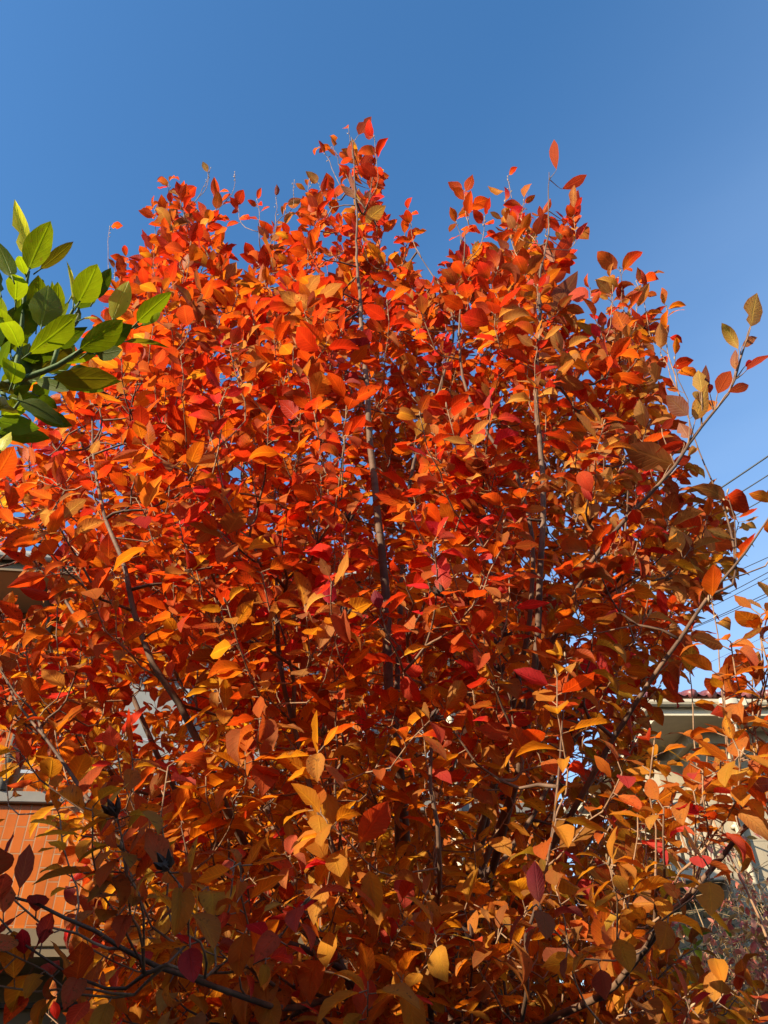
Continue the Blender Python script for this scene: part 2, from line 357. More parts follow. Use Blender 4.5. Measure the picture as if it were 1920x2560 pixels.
# eaves: soffit, fascia and gutter, then the hipped roof
m = MB(); m.box(XL - .9, XR + .35, -0.88, DEP + .9, 5.963, 6.0); 
m.build("soffit", M['soffit'], th)
m = MB(); m.box(XL - .92, XR + .37, -0.92, -0.885, 5.93, 6.12); m.box(XR + .335, XR + .37, -.885, DEP + .9, 5.93, 6.12); m.build("fascia_board", M['fascia'], th)
m = MB()
ga = np.linspace(math.pi, 2 * math.pi, 9)
prof = [(-0.985 + 0.06 * math.cos(a), 6.10 + 0.075 * math.sin(a)) for a in ga]
prof2 = [(-0.985 + 0.054 * math.cos(a), 6.10 + 0.069 * math.sin(a)) for a in ga[::-1]]
loop = prof + prof2; k = len(loop)
vv = [(x, y, z) for x in (XL - .95, XR + .40) for y, z in loop]
m.add(vv, [(i, (i + 1) % k, k + (i + 1) % k, k + i) for i in range(k)] + [tuple(range(k - 1, -1, -1)), tuple(range(k, 2 * k))])
gu = m.build("gutter", M['grey_gutter'], th)
for x in np.arange(-5.0, XR + .3, 0.6):
    m = MB(); m.box(x, x + .02, -1.05, -0.921, 6.02, 6.09); m.build("gutter_bracket", M['fascia'], gu)
m = MB(); a0, b0, c0, d0 = (XL - .97, -.97, 6.125), (XR + .42, -.97, 6.125), (XR + .42, DEP + .97, 6.125), (XL - .97, DEP + .97, 6.125)
r1, r2 = (XL + 2.8, DEP / 2, 7.5), (XR - 2.8, DEP / 2, 7.5)
m.add([a0, b0, c0, d0, r1, r2], [(0, 1, 5, 4), (1, 2, 5), (2, 3, 4, 5), (3, 0, 4), (3, 2, 1, 0)])
m.build("roof", M['grey_roof'], th)
def window(parent, x0, x1, z0, z1, sashes, curtain=True):
    fr = MB(); t = 0.055
    fr.box(x0, x1, -0.05, -0.003, z0, z0 + t); fr.box(x0, x1, -0.05, -0.003, z1 - t, z1)
    fr.box(x0, x0 + t, -0.047, -0.003, z0 + t, z1 - t); fr.box(x1 - t, x1, -0.047, -0.003, z0 + t, z1 - t)
    f = fr.build("window", M['alu'], parent)
    wdt = (x1 - x0 - 2 * t) / sashes
    for q in range(sashes):
        a = x0 + t + q * wdt; o = 0.008 * (q % 2)
        s_ = MB(); s_.box(a, a + .035, -.036 - o, -.006, z0 + t, z1 - t); s_.box(a + wdt - .035, a + wdt - .002, -.036 - o, -.006, z0 + t, z1 - t)
        s_.box(a + .035, a + wdt - .035, -.035 - o, -.006, z0 + t, z0 + t + .05); s_.box(a + .035, a + wdt - .035, -.035 - o, -.006, z1 - t - .04, z1 - t)
        s_.build("sash", M['alu'], f)
        p_ = MB(); p_.box(a + .035, a + wdt - .035, -.018, -.012, z0 + t + .05, z1 - t - .04); p_.build("pane", M['curtain'] if (curtain and q % 2 == 0) else M['glass'], f)
    return f
window(th, -2.95, -0.80, 4.02, 5.42, 3)
window(th, -0.30, 0.42, 4.02, 5.25, 2, False)
# window rail: flat grey bars in front of the big window
m = MB()
for z in (4.06, 4.40): m.box(-3.58, -0.74, -0.36, -0.335, z, z + .03)
for x in (-3.58, -0.765):
    for z in (4.06, 4.40): m.box(x, x + .025, -0.334, -0.004, z + .002, z + .028)
wr = m.build("window_rail", M['alu'], th)
m = MB()
for x in np.arange(-3.50, -0.80, 0.115):
    m.box(x, x + .012, -0.353, -0.341, 4.092, 4.399)
m.build("baluster", M['alu'], wr)
m = MB(); m.tube([(-3.80, -0.06, 3.99), (-3.80, -0.06, 5.80), (-3.80, -0.25, 5.9), (-3.80, -0.9, 6.0)], 0.042, 10)
for z in (4.3, 5.3): m.box(-3.86, -3.74, -0.07, -0.003, z, z + .04)
m.build("downpipe", M['ledge'], th, True)
m = MB(); m.tube([(0.66, -0.10, -.388), (0.66, -0.10, 5.75), (0.66, -0.28, 5.88), (0.66, -0.93, 6.0)], 0.045, 10)
for z in (1.2, 2.4, 3.6, 4.9): m.box(0.60, 0.72, -0.11, -0.003 if z > 2.82 else 0.3, z, z + .04)
m.build("downpipe", M['cream'], th, True)
# ground floor: ribbed shutter in the recess, brick pier, dark side window, door phone pillar
m = MB()
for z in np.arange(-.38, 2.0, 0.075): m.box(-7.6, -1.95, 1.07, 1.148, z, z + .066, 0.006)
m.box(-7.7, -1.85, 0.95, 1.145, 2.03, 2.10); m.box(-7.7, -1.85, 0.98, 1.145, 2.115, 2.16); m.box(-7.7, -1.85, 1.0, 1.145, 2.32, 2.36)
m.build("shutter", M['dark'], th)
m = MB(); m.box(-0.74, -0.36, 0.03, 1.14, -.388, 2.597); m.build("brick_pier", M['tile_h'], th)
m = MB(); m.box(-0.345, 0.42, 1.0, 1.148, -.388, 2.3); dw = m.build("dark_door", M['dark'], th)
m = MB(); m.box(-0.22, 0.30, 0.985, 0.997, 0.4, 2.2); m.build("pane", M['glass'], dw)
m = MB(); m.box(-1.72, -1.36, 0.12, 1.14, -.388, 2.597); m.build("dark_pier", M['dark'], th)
m = MB(); m.box(-1.62, -1.47, 0.05, 0.117, 1.98, 2.30, 0.01); mb_ = m.build("meter_box", M['cream'], th)
m = MB(); m.box(-1.60, -1.53, 0.044, 0.0485, 2.17, 2.235); st = m.build("sticker", M['yellow'], mb_)
m = MB()                                                              # the small square sign printed on the sticker
for (xa, xb, za, zb) in ((-1.590, -1.540, 2.222, 2.227), (-1.590, -1.540, 2.178, 2.183), (-1.590, -1.585, 2.183, 2.222), (-1.545, -1.540, 2.183, 2.222),
                         (-1.576, -1.556, 2.206, 2.210), (-1.576, -1.556, 2.192, 2.196), (-1.576, -1.572, 2.196, 2.206), (-1.560, -1.556, 2.196, 2.206)):
    m.box(xa, xb, 0.0415, 0.0435, za, zb)
m.build("sign_mark", M['dark'], mb_)

# ------------------------------------------------------------------ the low house behind the camera, whose eave shades the foot of the tree
bh = empty("roadside_house", (0, -2.5, 0), R(-27))
tag(bh, "house standing behind the viewer, its eave shading the lower leaves", "house")
EZ = 3.28
m = MB(); m.box(-7, 9, -6.6, -0.9, 0, EZ - .12); m.build("wall", M['beige'], bh)
m = MB(); m.add([(-7.8, 0, EZ), (9.8, 0, EZ), (9.8, -3.75, EZ + 1.1), (-7.8, -3.75, EZ + 1.1), (9.8, -7.5, EZ), (-7.8, -7.5, EZ),
                 (-7.8, 0, EZ - .1), (9.8, 0, EZ - .1), (9.8, -7.5, EZ - .1), (-7.8, -7.5, EZ - .1)],
                [(0, 1, 2, 3), (3, 2, 4, 5), (6, 9, 8, 7), (0, 6, 7, 1), (4, 8, 9, 5), (1, 7, 8, 4, 2), (0, 3, 5, 9, 6)])
m.build("roof", M['grey_roof'], bh)
for x in (-4.5, -0.5, 4.0):
    f_ = MB(); f_.box(x, x + 1.7, -0.895, -0.85, 0.95, 1.0); f_.box(x, x + 1.7, -0.895, -0.85, 2.1, 2.15); f_.box(x, x + .05, -0.893, -0.852, 1.0, 2.1); f_.box(x + 1.65, x + 1.7, -0.893, -0.852, 1.0, 2.1)
    f_.box(x + .82, x + .88, -0.893, -0.854, 1.0, 2.1)
    w_ = f_.build("window", M['alu'], bh); p_ = MB(); p_.box(x + .05, x + 1.65, -0.892, -0.885, 1.0, 2.1); p_.build("pane", M['glass'], w_)
# ------------------------------------------------------------------ beige house at the right (local x along its front, y into it)
hb = empty("beige_house", (4.13, 10.2, 0), R(4))
tag(hb, "beige rendered house with red roof tiles, cream gutter and slatted balcony", "house")
WX, WD, ZT = 9.0, 3.3, 5.45
m = MB(); m.box(0, WX, 0, WD, 0, ZT); m.build("wall", M['beige'], hb)
m = MB(); m.box(-.66, WX + .66, -.66, WD + .6, ZT + .003, ZT + .04); m.box(-.10, WX, -.10, -.003, ZT - .16, ZT); m.box(-.10, -.003, -.003, WD, ZT - .16, ZT)
m.build("soffit", M['rail'], hb)
m = MB(); m.box(-.70, WX + .7, -.70, -.665, ZT - .02, ZT + .15); m.box(-.70, -.665, -.664, WD + .6, ZT - .02, ZT + .15); m.build("fascia_board", M['gutter'], hb)
# gutters along both eaves with their joints
m = MB()
def gutter_run(m, p, q, off):
    a = np.linspace(math.pi, 2 * math.pi, 8); lo = [(0.065 * math.cos(t), 0.08 * math.sin(t)) for t in a] + [(0.058 * math.cos(t), 0.07 * math.sin(t)) for t in a[::-1]]
    p, q, off = map(np.array, (p, q, off)); k = len(lo); vv = [tuple(e + off * w + np.array([0, 0, z])) for e in (p, q) for w, z in lo]
    m.add(vv, [(i, (i + 1) % k, k + (i + 1) % k, k + i) for i in range(k)] + [tuple(range(k - 1, -1, -1)), tuple(range(k, 2 * k))])
gutter_run(m, (-.84, -.77, ZT + .15), (WX + .7, -.77, ZT + .15), (0, 1.0, 0)); gutter_run(m, (-.77, -.70, ZT + .15), (-.77, WD + .6, ZT + .15), (1.0, 0, 0))
for x in np.arange(0.4, WX, 0.85): m.box(x, x + .05, -.846, -.70, ZT + .06, ZT + .158)
m.build("gutter", M['gutter'], hb)
m = MB(); m.box(.10, .34, -.86, -.68, ZT - .06, ZT + .16, 0.012); m.box(.15, .29, -.83, -.71, ZT - .16, ZT - .062, 0.01)
m.tube([(.22, -.77, ZT - .1), (.22, -.77, ZT - .28), (.23, -.70, ZT - .36), (.25, -.14, ZT - .62), (.25, -.08, ZT - .72), (.25, -.08, 0)], 0.043, 10)
for z in (1.2, 2.8, 4.2): m.box(.19, .31, -.09, -.003, z, z + .04)
m.build("downpipe", M['gutter'], hb, True)
# wavy tiled hip roof
def roof_sheet(m, x0, x1, fn, n_up=10, tile=0.26):
    nx = int((x1 - x0) / tile * 6); vv = []
    for j in range(n_up + 1):
        for i in range(nx + 1):
            x = x0 + (x1 - x0) * i / nx
            vv.append(fn(x, j / n_up, 0.035 * math.sin(2 * math.pi * x / tile) + 0.03 * (1 - (j * 1.0 % 1))))
    m.add(vv, [(j * (nx + 1) + i, j * (nx + 1) + i + 1, (j + 1) * (nx + 1) + i + 1, (j + 1) * (nx + 1) + i) for j in range(n_up) for i in range(nx)])
m = MB(); RZ = ZT + .21; ym = (WD - .0) / 2
def front(x, t, w):
    y = -.80 + (ym + .80) * t; z = RZ + 0.42 * (ym + .80) * t + w
    xx = max(x, -.80 + (ym + .8) * t); return (xx, y, z)
roof_sheet(m, -.80, WX + .7, front)
def left(yv, t, w):
    x = -.80 + (ym + .80) * t; z = RZ + 0.42 * (ym + .80) * t + w
    lo, hi = -.80 + (ym + .8) * t, WD + .8 - (ym + .8) * t
    return (x, min(max(yv, lo), hi), z)
roof_sheet(m, -.80, WD + .8, left)
m.add([(-.8, WD + .8, RZ), (WX + .7, WD + .8, RZ), (WX + .7, ym, RZ + .42 * (ym + .8)), (ym, ym, RZ + .42 * (ym + .8))], [(0, 1, 2, 3)])
m.add([(-.8, -.8, RZ - .012), (WX + .7, -.8, RZ - .012), (WX + .7, WD + .8, RZ - .012), (-.8, WD + .8, RZ - .012)], [(3, 2, 1, 0)])
for x in np.arange(-.80 + .065, WX + .7, .26): m.tube([(x, -.83, RZ + .015), (x, -.60, RZ + .10)], .062, 8)
m.build("roof", M['red_tile'], hb, True)
# left side wall: projecting bay, hooded vent, balcony with vertical slats
m = MB(); m.box(-.34, -.003, .55, 1.45, 3.55, ZT - .165); m.build("chimney_breast", M['beige'], hb)
m = MB(); m.box(-.32, -.003, 1.9, 2.5, 4.68, 4.74)
a = np.linspace(0, math.pi, 9); vv = [(-.003, 2.2 + .28 * math.cos(t), 4.743 + .22 * math.sin(t)) for t in a] + [(-.30, 2.2 + .28 * math.cos(t), 4.743 + .16 * math.sin(t)) for t in a]
m.add(vv, [(i, i + 1, 9 + i + 1, 9 + i) for i in range(8)] + [tuple(range(9, 18))]); m.build("vent_hood", M['rail'], hb)
bx, by0, by1, bz0, bz1 = -.85, .10, 3.25, 3.75, 4.62
m = MB(); m.box(bx, -.003, by0, by1, bz0 - .12, bz0, 0.01); bal = m.build("balcony", M['rail'], hb)
m = MB()
m.box(bx, bx + .06, by0, by1, bz1, bz1 + .05); m.box(bx + .06, -.003, by0, by0 + .06, bz1, bz1 + .05); m.box(bx + .06, -.003, by1 - .06, by1, bz1, bz1 + .05)
m.box(bx + .01, bx + .05, by0 + .01, by1 - .01, bz0 + .07, bz0 + .11); m.box(bx + .05, -.003, by0 + .01, by0 + .05, bz0 + .07, bz0 + .11)
m.build("handrail", M['rail'], bal)
m = MB()
for y in np.arange(by0 + .04, by1 - .04, .105): m.box(bx + .015, bx + .045, y, y + .045, bz0 + .003, bz1 - .003)
for x in np.arange(bx + .10, -.05, .105): m.box(x, x + .045, by0 + .015, by0 + .045, bz0 + .003, bz1 - .003)
m.build("baluster", M['rail'], bal)
m = MB(); m.box(bx - .07, bx - .015, 2.75, 2.83, bz0 - .4, 5.2); m.box(bx - .012, -.003, 2.77, 2.81, 5.12, 5.2); m.build("post", M['rail'], hb)
def fwin(x0, x1, z0, z1):
    f = MB(); t = .05
    f.box(x0, x1, -.04, -.003, z0, z0 + t); f.box(x0, x1, -.04, -.003, z1 - t, z1); f.box(x0, x0 + t, -.038, -.003, z0 + t, z1 - t); f.box(x1 - t, x1, -.038, -.003, z0 + t, z1 - t)
    f.box((x0 + x1) / 2 - .03, (x0 + x1) / 2 + .03, -.036, -.003, z0 + t, z1 - t); w = f.build("window", M['alu'], hb)
    p = MB(); p.box(x0 + t, x1 - t, -.014, -.008, z0 + t, z1 - t); p.build("pane", M['glass'], w)
fwin(1.15, 2.9, 3.35, 4.55); fwin(4.2, 6.0, 3.35, 4.55); fwin(1.15, 2.9, .9, 2.0)
m = MB(); m.box(1.0, 3.05, -.40, -.003, 4.66, 4.72); m.build("window_hood", M['rail'], hb)
m = MB(); m.box(0.002, WX, -.03, -.003, 2.62, 2.78); m.build("belt_band", M['rail'], hb)
# ------------------------------------------------------------------ the autumn tree
RED, SCARLET, ORANGE, AMBER = (0.56, 0.032, 0.010), (0.66, 0.082, 0.010), (0.70, 0.175, 0.012), (0.72, 0.31, 0.022)
CRIMSON, BROWN, WINE, YELLOW, TAN, OLIVE = (0.66, 0.028, 0.055), (0.22, 0.075, 0.025), (0.22, 0.025, 0.05), (0.74, 0.45, 0.05), (0.52, 0.27, 0.09), (0.30, 0.20, 0.02)
PAL = np.array([RED, SCARLET, ORANGE, AMBER, CRIMSON, BROWN, WINE, YELLOW, TAN, OLIVE]) * 0.86

outline = np.array([(-190, 1230), (-60, 1170), (30, 1140), (110, 1090), (165, 1010), (200, 930), (255, 850), (262, 740), (330, 690), (375, 660), (400, 580), (418, 510),
    (450, 480), (500, 510), (545, 580), (580, 680), (618, 720), (645, 620), (660, 550), (690, 570), (715, 640), (745, 580), (800, 530), (850, 445), (885, 370), (925, 370), (955, 430), (985, 560),
    (1040, 620), (1068, 740), (1100, 690), (1125, 590), (1160, 530), (1190, 580), (1215, 660), (1245, 590), (1290, 515), (1325, 560), (1345, 650), (1365, 560), (1390, 480), (1430, 540), (1425, 720),
    (1445, 860), (1500, 770), (1540, 740), (1590, 760), (1625, 840), (1610, 930), (1640, 1000), (1665, 1050), (1680, 1110), (1710, 1190), (1700, 1290), (1760, 1300),
    (1830, 1340), (1830, 1420), (1790, 1480), (1740, 1570), (1710, 1660), (1650, 1740), (1600, 1840), (1570, 1950), (1580, 2060), (1610, 2160), (1650, 2240),
    (1600, 2340), (1680, 2450), (1850, 2530), (2010, 2540), (2010, 2860), (100, 2860), (200, 2640), (260, 2480), (230, 2370), (230, 2240), (180, 2130), (130, 2030),
    (60, 1900), (-80, 1820), (-190, 1700)], float)
def inside(p, poly):
    x, y = p[:, 0][:, None], p[:, 1][:, None]; a = poly[None]; b = np.roll(poly, -1, 0)[None]
    c = ((a[..., 1] > y) != (b[..., 1] > y)) & (x < (b[..., 0] - a[..., 0]) * (y - a[..., 1]) / (b[..., 1] - a[..., 1] + 1e-9) + a[..., 0])
    return c.sum(1) % 2 == 1
def edge_dist(p, poly):
    a = poly[None]; b = np.roll(poly, -1, 0)[None]; ab = b - a; ap = p[:, None] - a
    t = np.clip((ap * ab).sum(-1) / (ab ** 2).sum(-1), 0, 1)
    return np.sqrt(((ap - ab * t[..., None]) ** 2).sum(-1)).min(1)
holes = [(40, 1500, 150, .96), (20, 2080, 140, .9), (20, 2260, 130, .95), (410, 1860, 105, .88), (590, 1490, 70, .9), (1280, 2040, 55, .7), (850, 2490, 70, .8),
         (760, 2330, 90, .6), (1550, 2140, 60, .7), (1090, 2460, 50, .7), (90, 1960, 70, .7), (720, 1900, 50, .6), (1400, 2150, 40, .6), (1450, 2420, 60, .6),
         (20, 2450, 190, .95), (1300, 2120, 60, .8), (180, 1980, 60, .7), (840, 1450, 40, .6), (1530, 1650, 60, .5), (550, 2510, 45, .7), (1560, 1780, 70, .5)]

def Ycen(py): return np.interp(py, [400, 1200, 2000, 2800], [1.62, 1.76, 1.94, 2.02])
def Yhalf(py): return np.interp(py, [300, 700, 1300, 1900, 2800], [0.25, 0.50, 0.68, 0.70, 0.70])

cand = np.stack([rng.uniform(-190, 2010, 26000), rng.uniform(380, 2860, 26000)], 1)
cand = cand[inside(cand, outline)]
keep = np.ones(len(cand), bool)
for hx, hy, hr, hp in holes:
    keep &= ~((np.hypot(cand[:, 0] - hx, cand[:, 1] - hy) < hr) & (rng.uniform(size=len(cand)) < hp))
vis = [np.array(q, float) for q in ([(1030, 2300), (1012, 2000), (985, 1750), (978, 1500), (950, 1200), (935, 1050), (915, 850), (906, 700), (899, 500)],
    [(1300, 1950), (1345, 1680), (1366, 1450), (1365, 1235), (1362, 1100)], [(1301, 1205), (1249, 1118), (1190, 1030), (1151, 927)],
    [(1480, 1400), (1562, 1292), (1695, 1153), (1764, 1054)], [(640, 2120), (565, 1963), (523, 1862), (464, 1752), (400, 1650), (354, 1520), (329, 1419), (283, 1292), (250, 1130)],
    [(480, 2050), (405, 1925), (363, 1840), (320, 1744), (262, 1672), (181, 1545)], [(1032, 1168), (1071, 1066), (1107, 960)], [(1397, 1860), (1380, 2029), (1347, 2231), (1321, 2324)],
    [(1165, 2248), (1207, 2138), (1275, 1953)], [(177, 1927), (295, 2100), (380, 2172), (460, 2219)])]
dv = np.full(len(cand), 1e9)
for q in vis:
    a = q[:-1][None]; ab = (q[1:] - q[:-1])[None]; ap = cand[:, None] - a; t_ = np.clip((ap * ab).sum(-1) / (ab ** 2).sum(-1), 0, 1)
    dv = np.minimum(dv, np.sqrt(((ap - ab * t_[..., None]) ** 2).sum(-1)).min(1))
dv = dv[keep]
cand = cand[keep]; ed = edge_dist(cand, outline)
inset = np.interp(cand[:, 1], [500, 900, 1400], [16, 34, 42]); ok = ed > inset; cand, ed, dv = cand[ok], (ed - inset)[ok], dv[ok]
tt = np.clip(ed / 330, 0, 1); half = Yhalf(cand[:, 1]) * np.sqrt(1 - (1 - tt) ** 2) + 0.06
w = rng.uniform(-1, 1, len(cand)); w = np.sign(w) * np.abs(w) ** 0.62
w = np.where((dv < 78) & (w < 0.15) & (rng.uniform(size=len(w)) < 0.9), np.abs(w) * 0.9 + 0.1, w)   # leaves keep clear in front of the main stems
Yt = Ycen(cand[:, 1]) + w * half
T3 = np.array([PY(c[0], c[1], y) for c, y in zip(cand, Yt)])
outer = np.clip(np.where(w < 0, np.abs(w), np.abs(w) * 0.55) * 0.8 + (1 - tt) * 0.6, 0, 1)
sel = []
for i in range(len(T3)):                                       # keep shoot tips apart
    if T3[i, 2] < 0.75: continue
    if not sel or ((T3[sel] - T3[i]) ** 2).sum(1).min() > 0.050 ** 2: sel.append(i)
    if len(sel) >= 2900: break
TG = [dict(p=T3[i], px=cand[i], out=outer[i], kind=0) for i in sel]
# the long shoots that stand out of the crown against the sky: pixel of the tip, distance, leaves
for x, y, Y, k in [(862, 392, 1.6, 1), (945, 405, 1.5, 1), (438, 478, 1.75, 1), (505, 470, 1.8, 2),
        (588, 455, 1.8, 2), (655, 515, 1.75, 1), (692, 540, 1.7, 2), (276, 600, 1.9, 2), (380, 640, 1.85, 1), (1157, 490, 1.55, 1), (1282, 500, 1.55, 2),
        (1260, 520, 1.55, 2), (1030, 560, 1.6, 1), (1508, 722, 1.4, 1), (1570, 735, 1.4, 1), (1640, 785, 1.4, 1), (1690, 960, 1.35, 1), (1890, 1250, 1.2, 1),
        (1795, 1300, 1.25, 1), (830, 405, 1.6, 2), (780, 500, 1.6, 2), (470, 520, 1.75, 1), (610, 520, 1.8, 1), (1195, 560, 1.5, 1), (1330, 560, 1.5, 1),
        (30, 1170, 2.1, 1), (90, 1110, 2.0, 1), (20, 1330, 2.0, 1), (40, 1600, 1.7, 1), (60, 1800, 1.4, 1), (1760, 1620, 1.2, 1), (1690, 1680, 1.3, 1)]:
    TG.append(dict(p=PY(x, y, Y), px=np.array([x, y], float), out=1.0, kind=k))

for x, y, Y in [(1500, 2400, 1.08), (1580, 2320, 1.05), (1640, 2230, 1.02), (1700, 2180, .98), (1620, 2330, 1.0), (1790, 2080, .95), (1850, 2010, .93), (1740, 2130, .96), (1540, 2380, 1.04), (1440, 2460, 1.12), (1850, 1790, .99), (1880, 1840, 1.0), (1900, 1920, .98), (1830, 1960, 1.0), (1880, 2060, .96), (1890, 1770, 1.0), (1905, 1700, .98), (1830, 1900, .98), (1740, 2020, 1.02), (1765, 2110, 1.0), (1640, 2150, 1.06),
        (1600, 2210, 1.1), (1700, 2080, 1.05), (1560, 2260, 1.1), (1915, 1960, .97)]:
    TG.append(dict(p=PY(x, y, Y), px=np.array([x, y], float), out=1.0, kind=0))
for pts_, step in (((200, 1950, 1.22, 295, 2100, 1.20), 3), ((295, 2100, 1.2, 460, 2219, 1.26), 3), ((34, 2172, 1.02, 274, 2295, .98), 3), ((274, 2295, .98, 560, 2440, 1.1), 6), ((480, 2420, .98, 640, 2400, 1.1), 4), ((150, 2420, 1.0, 330, 2540, 1.02), 4),
        ((1347, 2231, 1.14, 1400, 1800, 1.13), 4), ((0, 1690, 1.35, 110, 1830, 1.28), 3), ((690, 1400, 1.32, 840, 2150, 1.4), 5), ((1050, 1700, 1.2, 1080, 2150, 1.34), 4)):
    for f in np.linspace(0, 1, step):
        q = [pts_[i] * (1 - f) + pts_[i + 3] * f for i in range(3)]
        TG.append(dict(p=PY(q[0] + rng.normal(0, 45), q[1] - 25 + rng.normal(0, 40), q[2] + rng.normal(0, .03)), px=np.array(q[:2]), out=1.0, kind=0))
for x, y, Y, k in [(880, 360, 1.56, 2), (925, 450, 1.55, 1), (735, 500, 1.7, 2), (715, 545, 1.72, 1), (815, 470, 1.6, 1), (425, 540, 1.76, 1), (400, 560, 1.78, 1), (545, 500, 1.78, 1), (520, 455, 1.8, 2),
        (1165, 520, 1.55, 1), (1145, 560, 1.56, 1), (1300, 520, 1.53, 1), (1270, 560, 1.53, 1), (1350, 540, 1.5, 1), (1420, 560, 1.46, 1), (1540, 720, 1.4, 1), (1600, 770, 1.4, 1), (1665, 900, 1.37, 1), (1480, 760, 1.42, 1), (330, 660, 1.86, 1), (300, 700, 1.9, 1)]:
    TG.append(dict(p=PY(x, y, Y), px=np.array([x, y], float), out=1.0, kind=k))
# main stems: photo pixels from the fork upwards, with distance
BASE = np.array([0.12, 1.95, 0.0]); FORK = np.array([0.14, 1.93, 0.85])
stems = [
  (.021, [(1040, 2500, 1.90), (1028, 2300, 1.88), (1012, 2000, 1.84), (985, 1750, 1.80), (978, 1500, 1.78), (950, 1200, 1.72), (935, 1050, 1.70), (915, 850, 1.66), (906, 700, 1.64), (899, 500, 1.60), (895, 338, 1.56)]),
  (.0135, [(1180, 2500, 1.90), (1300, 1950, 1.72), (1345, 1680, 1.64), (1362, 1450, 1.58), (1372, 1235, 1.54), (1358, 1000, 1.52), (1366, 830, 1.51), (1364, 700, 1.50), (1384, 560, 1.49), (1391, 422, 1.49)]),
  (.010, [(1150, 2450, 1.80), (1330, 1500, 1.50), (1301, 1205, 1.42), (1249, 1118, 1.40), (1190, 1030, 1.40), (1151, 927, 1.42), (1140, 780, 1.46), (1160, 560, 1.52)]),
  (.014, [(1130, 2500, 1.80), (1250, 1900, 1.55), (1400, 1560, 1.38), (1480, 1400, 1.30), (1562, 1292, 1.26), (1695, 1153, 1.20), (1764, 1054, 1.19), (1828, 973, 1.18), (1874, 817, 1.18), (1882, 790, 1.18)]),
  (.014, [(1200, 2500, 1.75), (1400, 2100, 1.50), (1600, 1750, 1.30), (1700, 1600, 1.22), (1770, 1490, 1.19), (1820, 1420, 1.17), (1880, 1340, 1.15), (1925, 1265, 1.15)]),
  (.014, [(1015, 2450, 2.00), (990, 1900, 1.98), (1000, 1400, 1.92), (1032, 1168, 1.86), (1071, 1066, 1.84), (1107, 960, 1.82), (1135, 800, 1.78), (1040, 620, 1.72)]),
  (.016, [(900, 2500, 1.80), (640, 2120, 1.52), (565, 1963, 1.45), (523, 1862, 1.40), (464, 1752, 1.36), (400, 1650, 1.34), (354, 1520, 1.33), (329, 1419, 1.34), (283, 1292, 1.36), (250, 1130, 1.42), (232, 960, 1.50)]),
  (.015, [(880, 2500, 1.95), (620, 2200, 1.85), (480, 2050, 1.80), (405, 1925, 1.76), (363, 1840, 1.74), (320, 1744, 1.72), (262, 1672, 1.72), (181, 1545, 1.74), (120, 1400, 1.80), (110, 1200, 1.90)]),
  (.015, [(950, 2500, 2.05), (800, 2350, 2.08), (640, 1950, 2.10), (540, 1600, 2.08), (495, 1300, 2.04), (486, 1054, 1.98), (486, 927, 1.94), (470, 720, 1.86), (438, 500, 1.76)]),
  (.012, [(940, 2450, 2.1), (700, 1900, 2.2), (620, 1500, 2.16), (600, 1200, 2.1), (640, 900, 1.98), (655, 700, 1.86), (655, 560, 1.78)]),
  (.012, [(920, 2520, 1.70), (640, 2330, 1.40), (460, 2219, 1.26), (380, 2172, 1.22), (295, 2100, 1.20), (177, 1927, 1.22), (60, 1780, 1.30), (0, 1650, 1.4)]),
  (.012, [(930, 2560, 1.55), (700, 2500, 1.22), (420, 2380, 1.02), (274, 2295, 0.98), (127, 2223, 0.98), (34, 2172, 1.02)]),
  (.015, [(1120, 2400, 1.75), (1165, 2248, 1.66), (1207, 2138, 1.60), (1275, 1953, 1.54), (1300, 1780, 1.50), (1240, 1500, 1.42), (1180, 1300, 1.38), (1080, 1080, 1.40)]),
  (.0065, [(1250, 2620, 1.45), (1313, 2535, 1.24), (1325, 2409, 1.18), (1321, 2324, 1.16), (1347, 2231, 1.14), (1380, 2029, 1.12), (1397, 1860, 1.13), (1402, 1740, 1.16)]),
  (.012, [(1180, 2650, 1.65), (1347, 2552, 1.35), (1524, 2446, 1.16), (1663, 2261, 1.04), (1726, 2206, 1.01), (1853, 2041, 0.98), (1895, 2008, 0.97), (1930, 1880, 0.98), (1940, 1740, 1.0)]),
  (.012, [(1250, 2680, 1.5), (1440, 2600, 1.2), (1620, 2585, 1.1), (1790, 2560, 1.05), (1930, 2520, 1.05)]),
  (.013, [(1000, 2600, 1.9), (820, 2560, 1.5), (700, 2450, 1.2), (560, 2350, 1.05), (480, 2420, 0.98)]),
  (.014, [(1080, 2450, 2.15), (1120, 2000, 2.3), (1200, 1600, 2.36), (1220, 1200, 2.24), (1230, 900, 2.0), (1250, 680, 1.8)]),
  (.013, [(1120, 2450, 2.1), (1350, 2000, 2.2), (1500, 1700, 2.16), (1560, 1300, 2.0), (1570, 1000, 1.8), (1560, 800, 1.6)]),
  (.013, [(960, 2500, 2.15), (760, 2000, 2.4), (780, 1500, 2.44), (790, 1100, 2.24), (790, 800, 2.0), (785, 600, 1.8)]),
  (.012, [(860, 2560, 2.0), (420, 2200, 2.1), (200, 1900, 2.2), (60, 1600, 2.25), (-60, 1400, 2.2)]),
  (.011, [(1000, 2480, 1.6), (840, 2150, 1.2), (760, 1900, 1.08), (700, 1650, 1.06), (690, 1400, 1.12), (690, 1100, 1.22)]),
  (.011, [(1060, 2480, 1.55), (1080, 2150, 1.14), (1060, 1950, 1.02), (1050, 1700, 1.02), (900, 1500, 1.08)]),
]
nodes, owner = [], []            # skeleton nodes and the stem each belongs to
stem_paths = []
for t in TG:
    if t['kind']: t['p'] = t['p'] - np.array([0, 0, 0.12 if t['kind'] == 1 else 0.05])
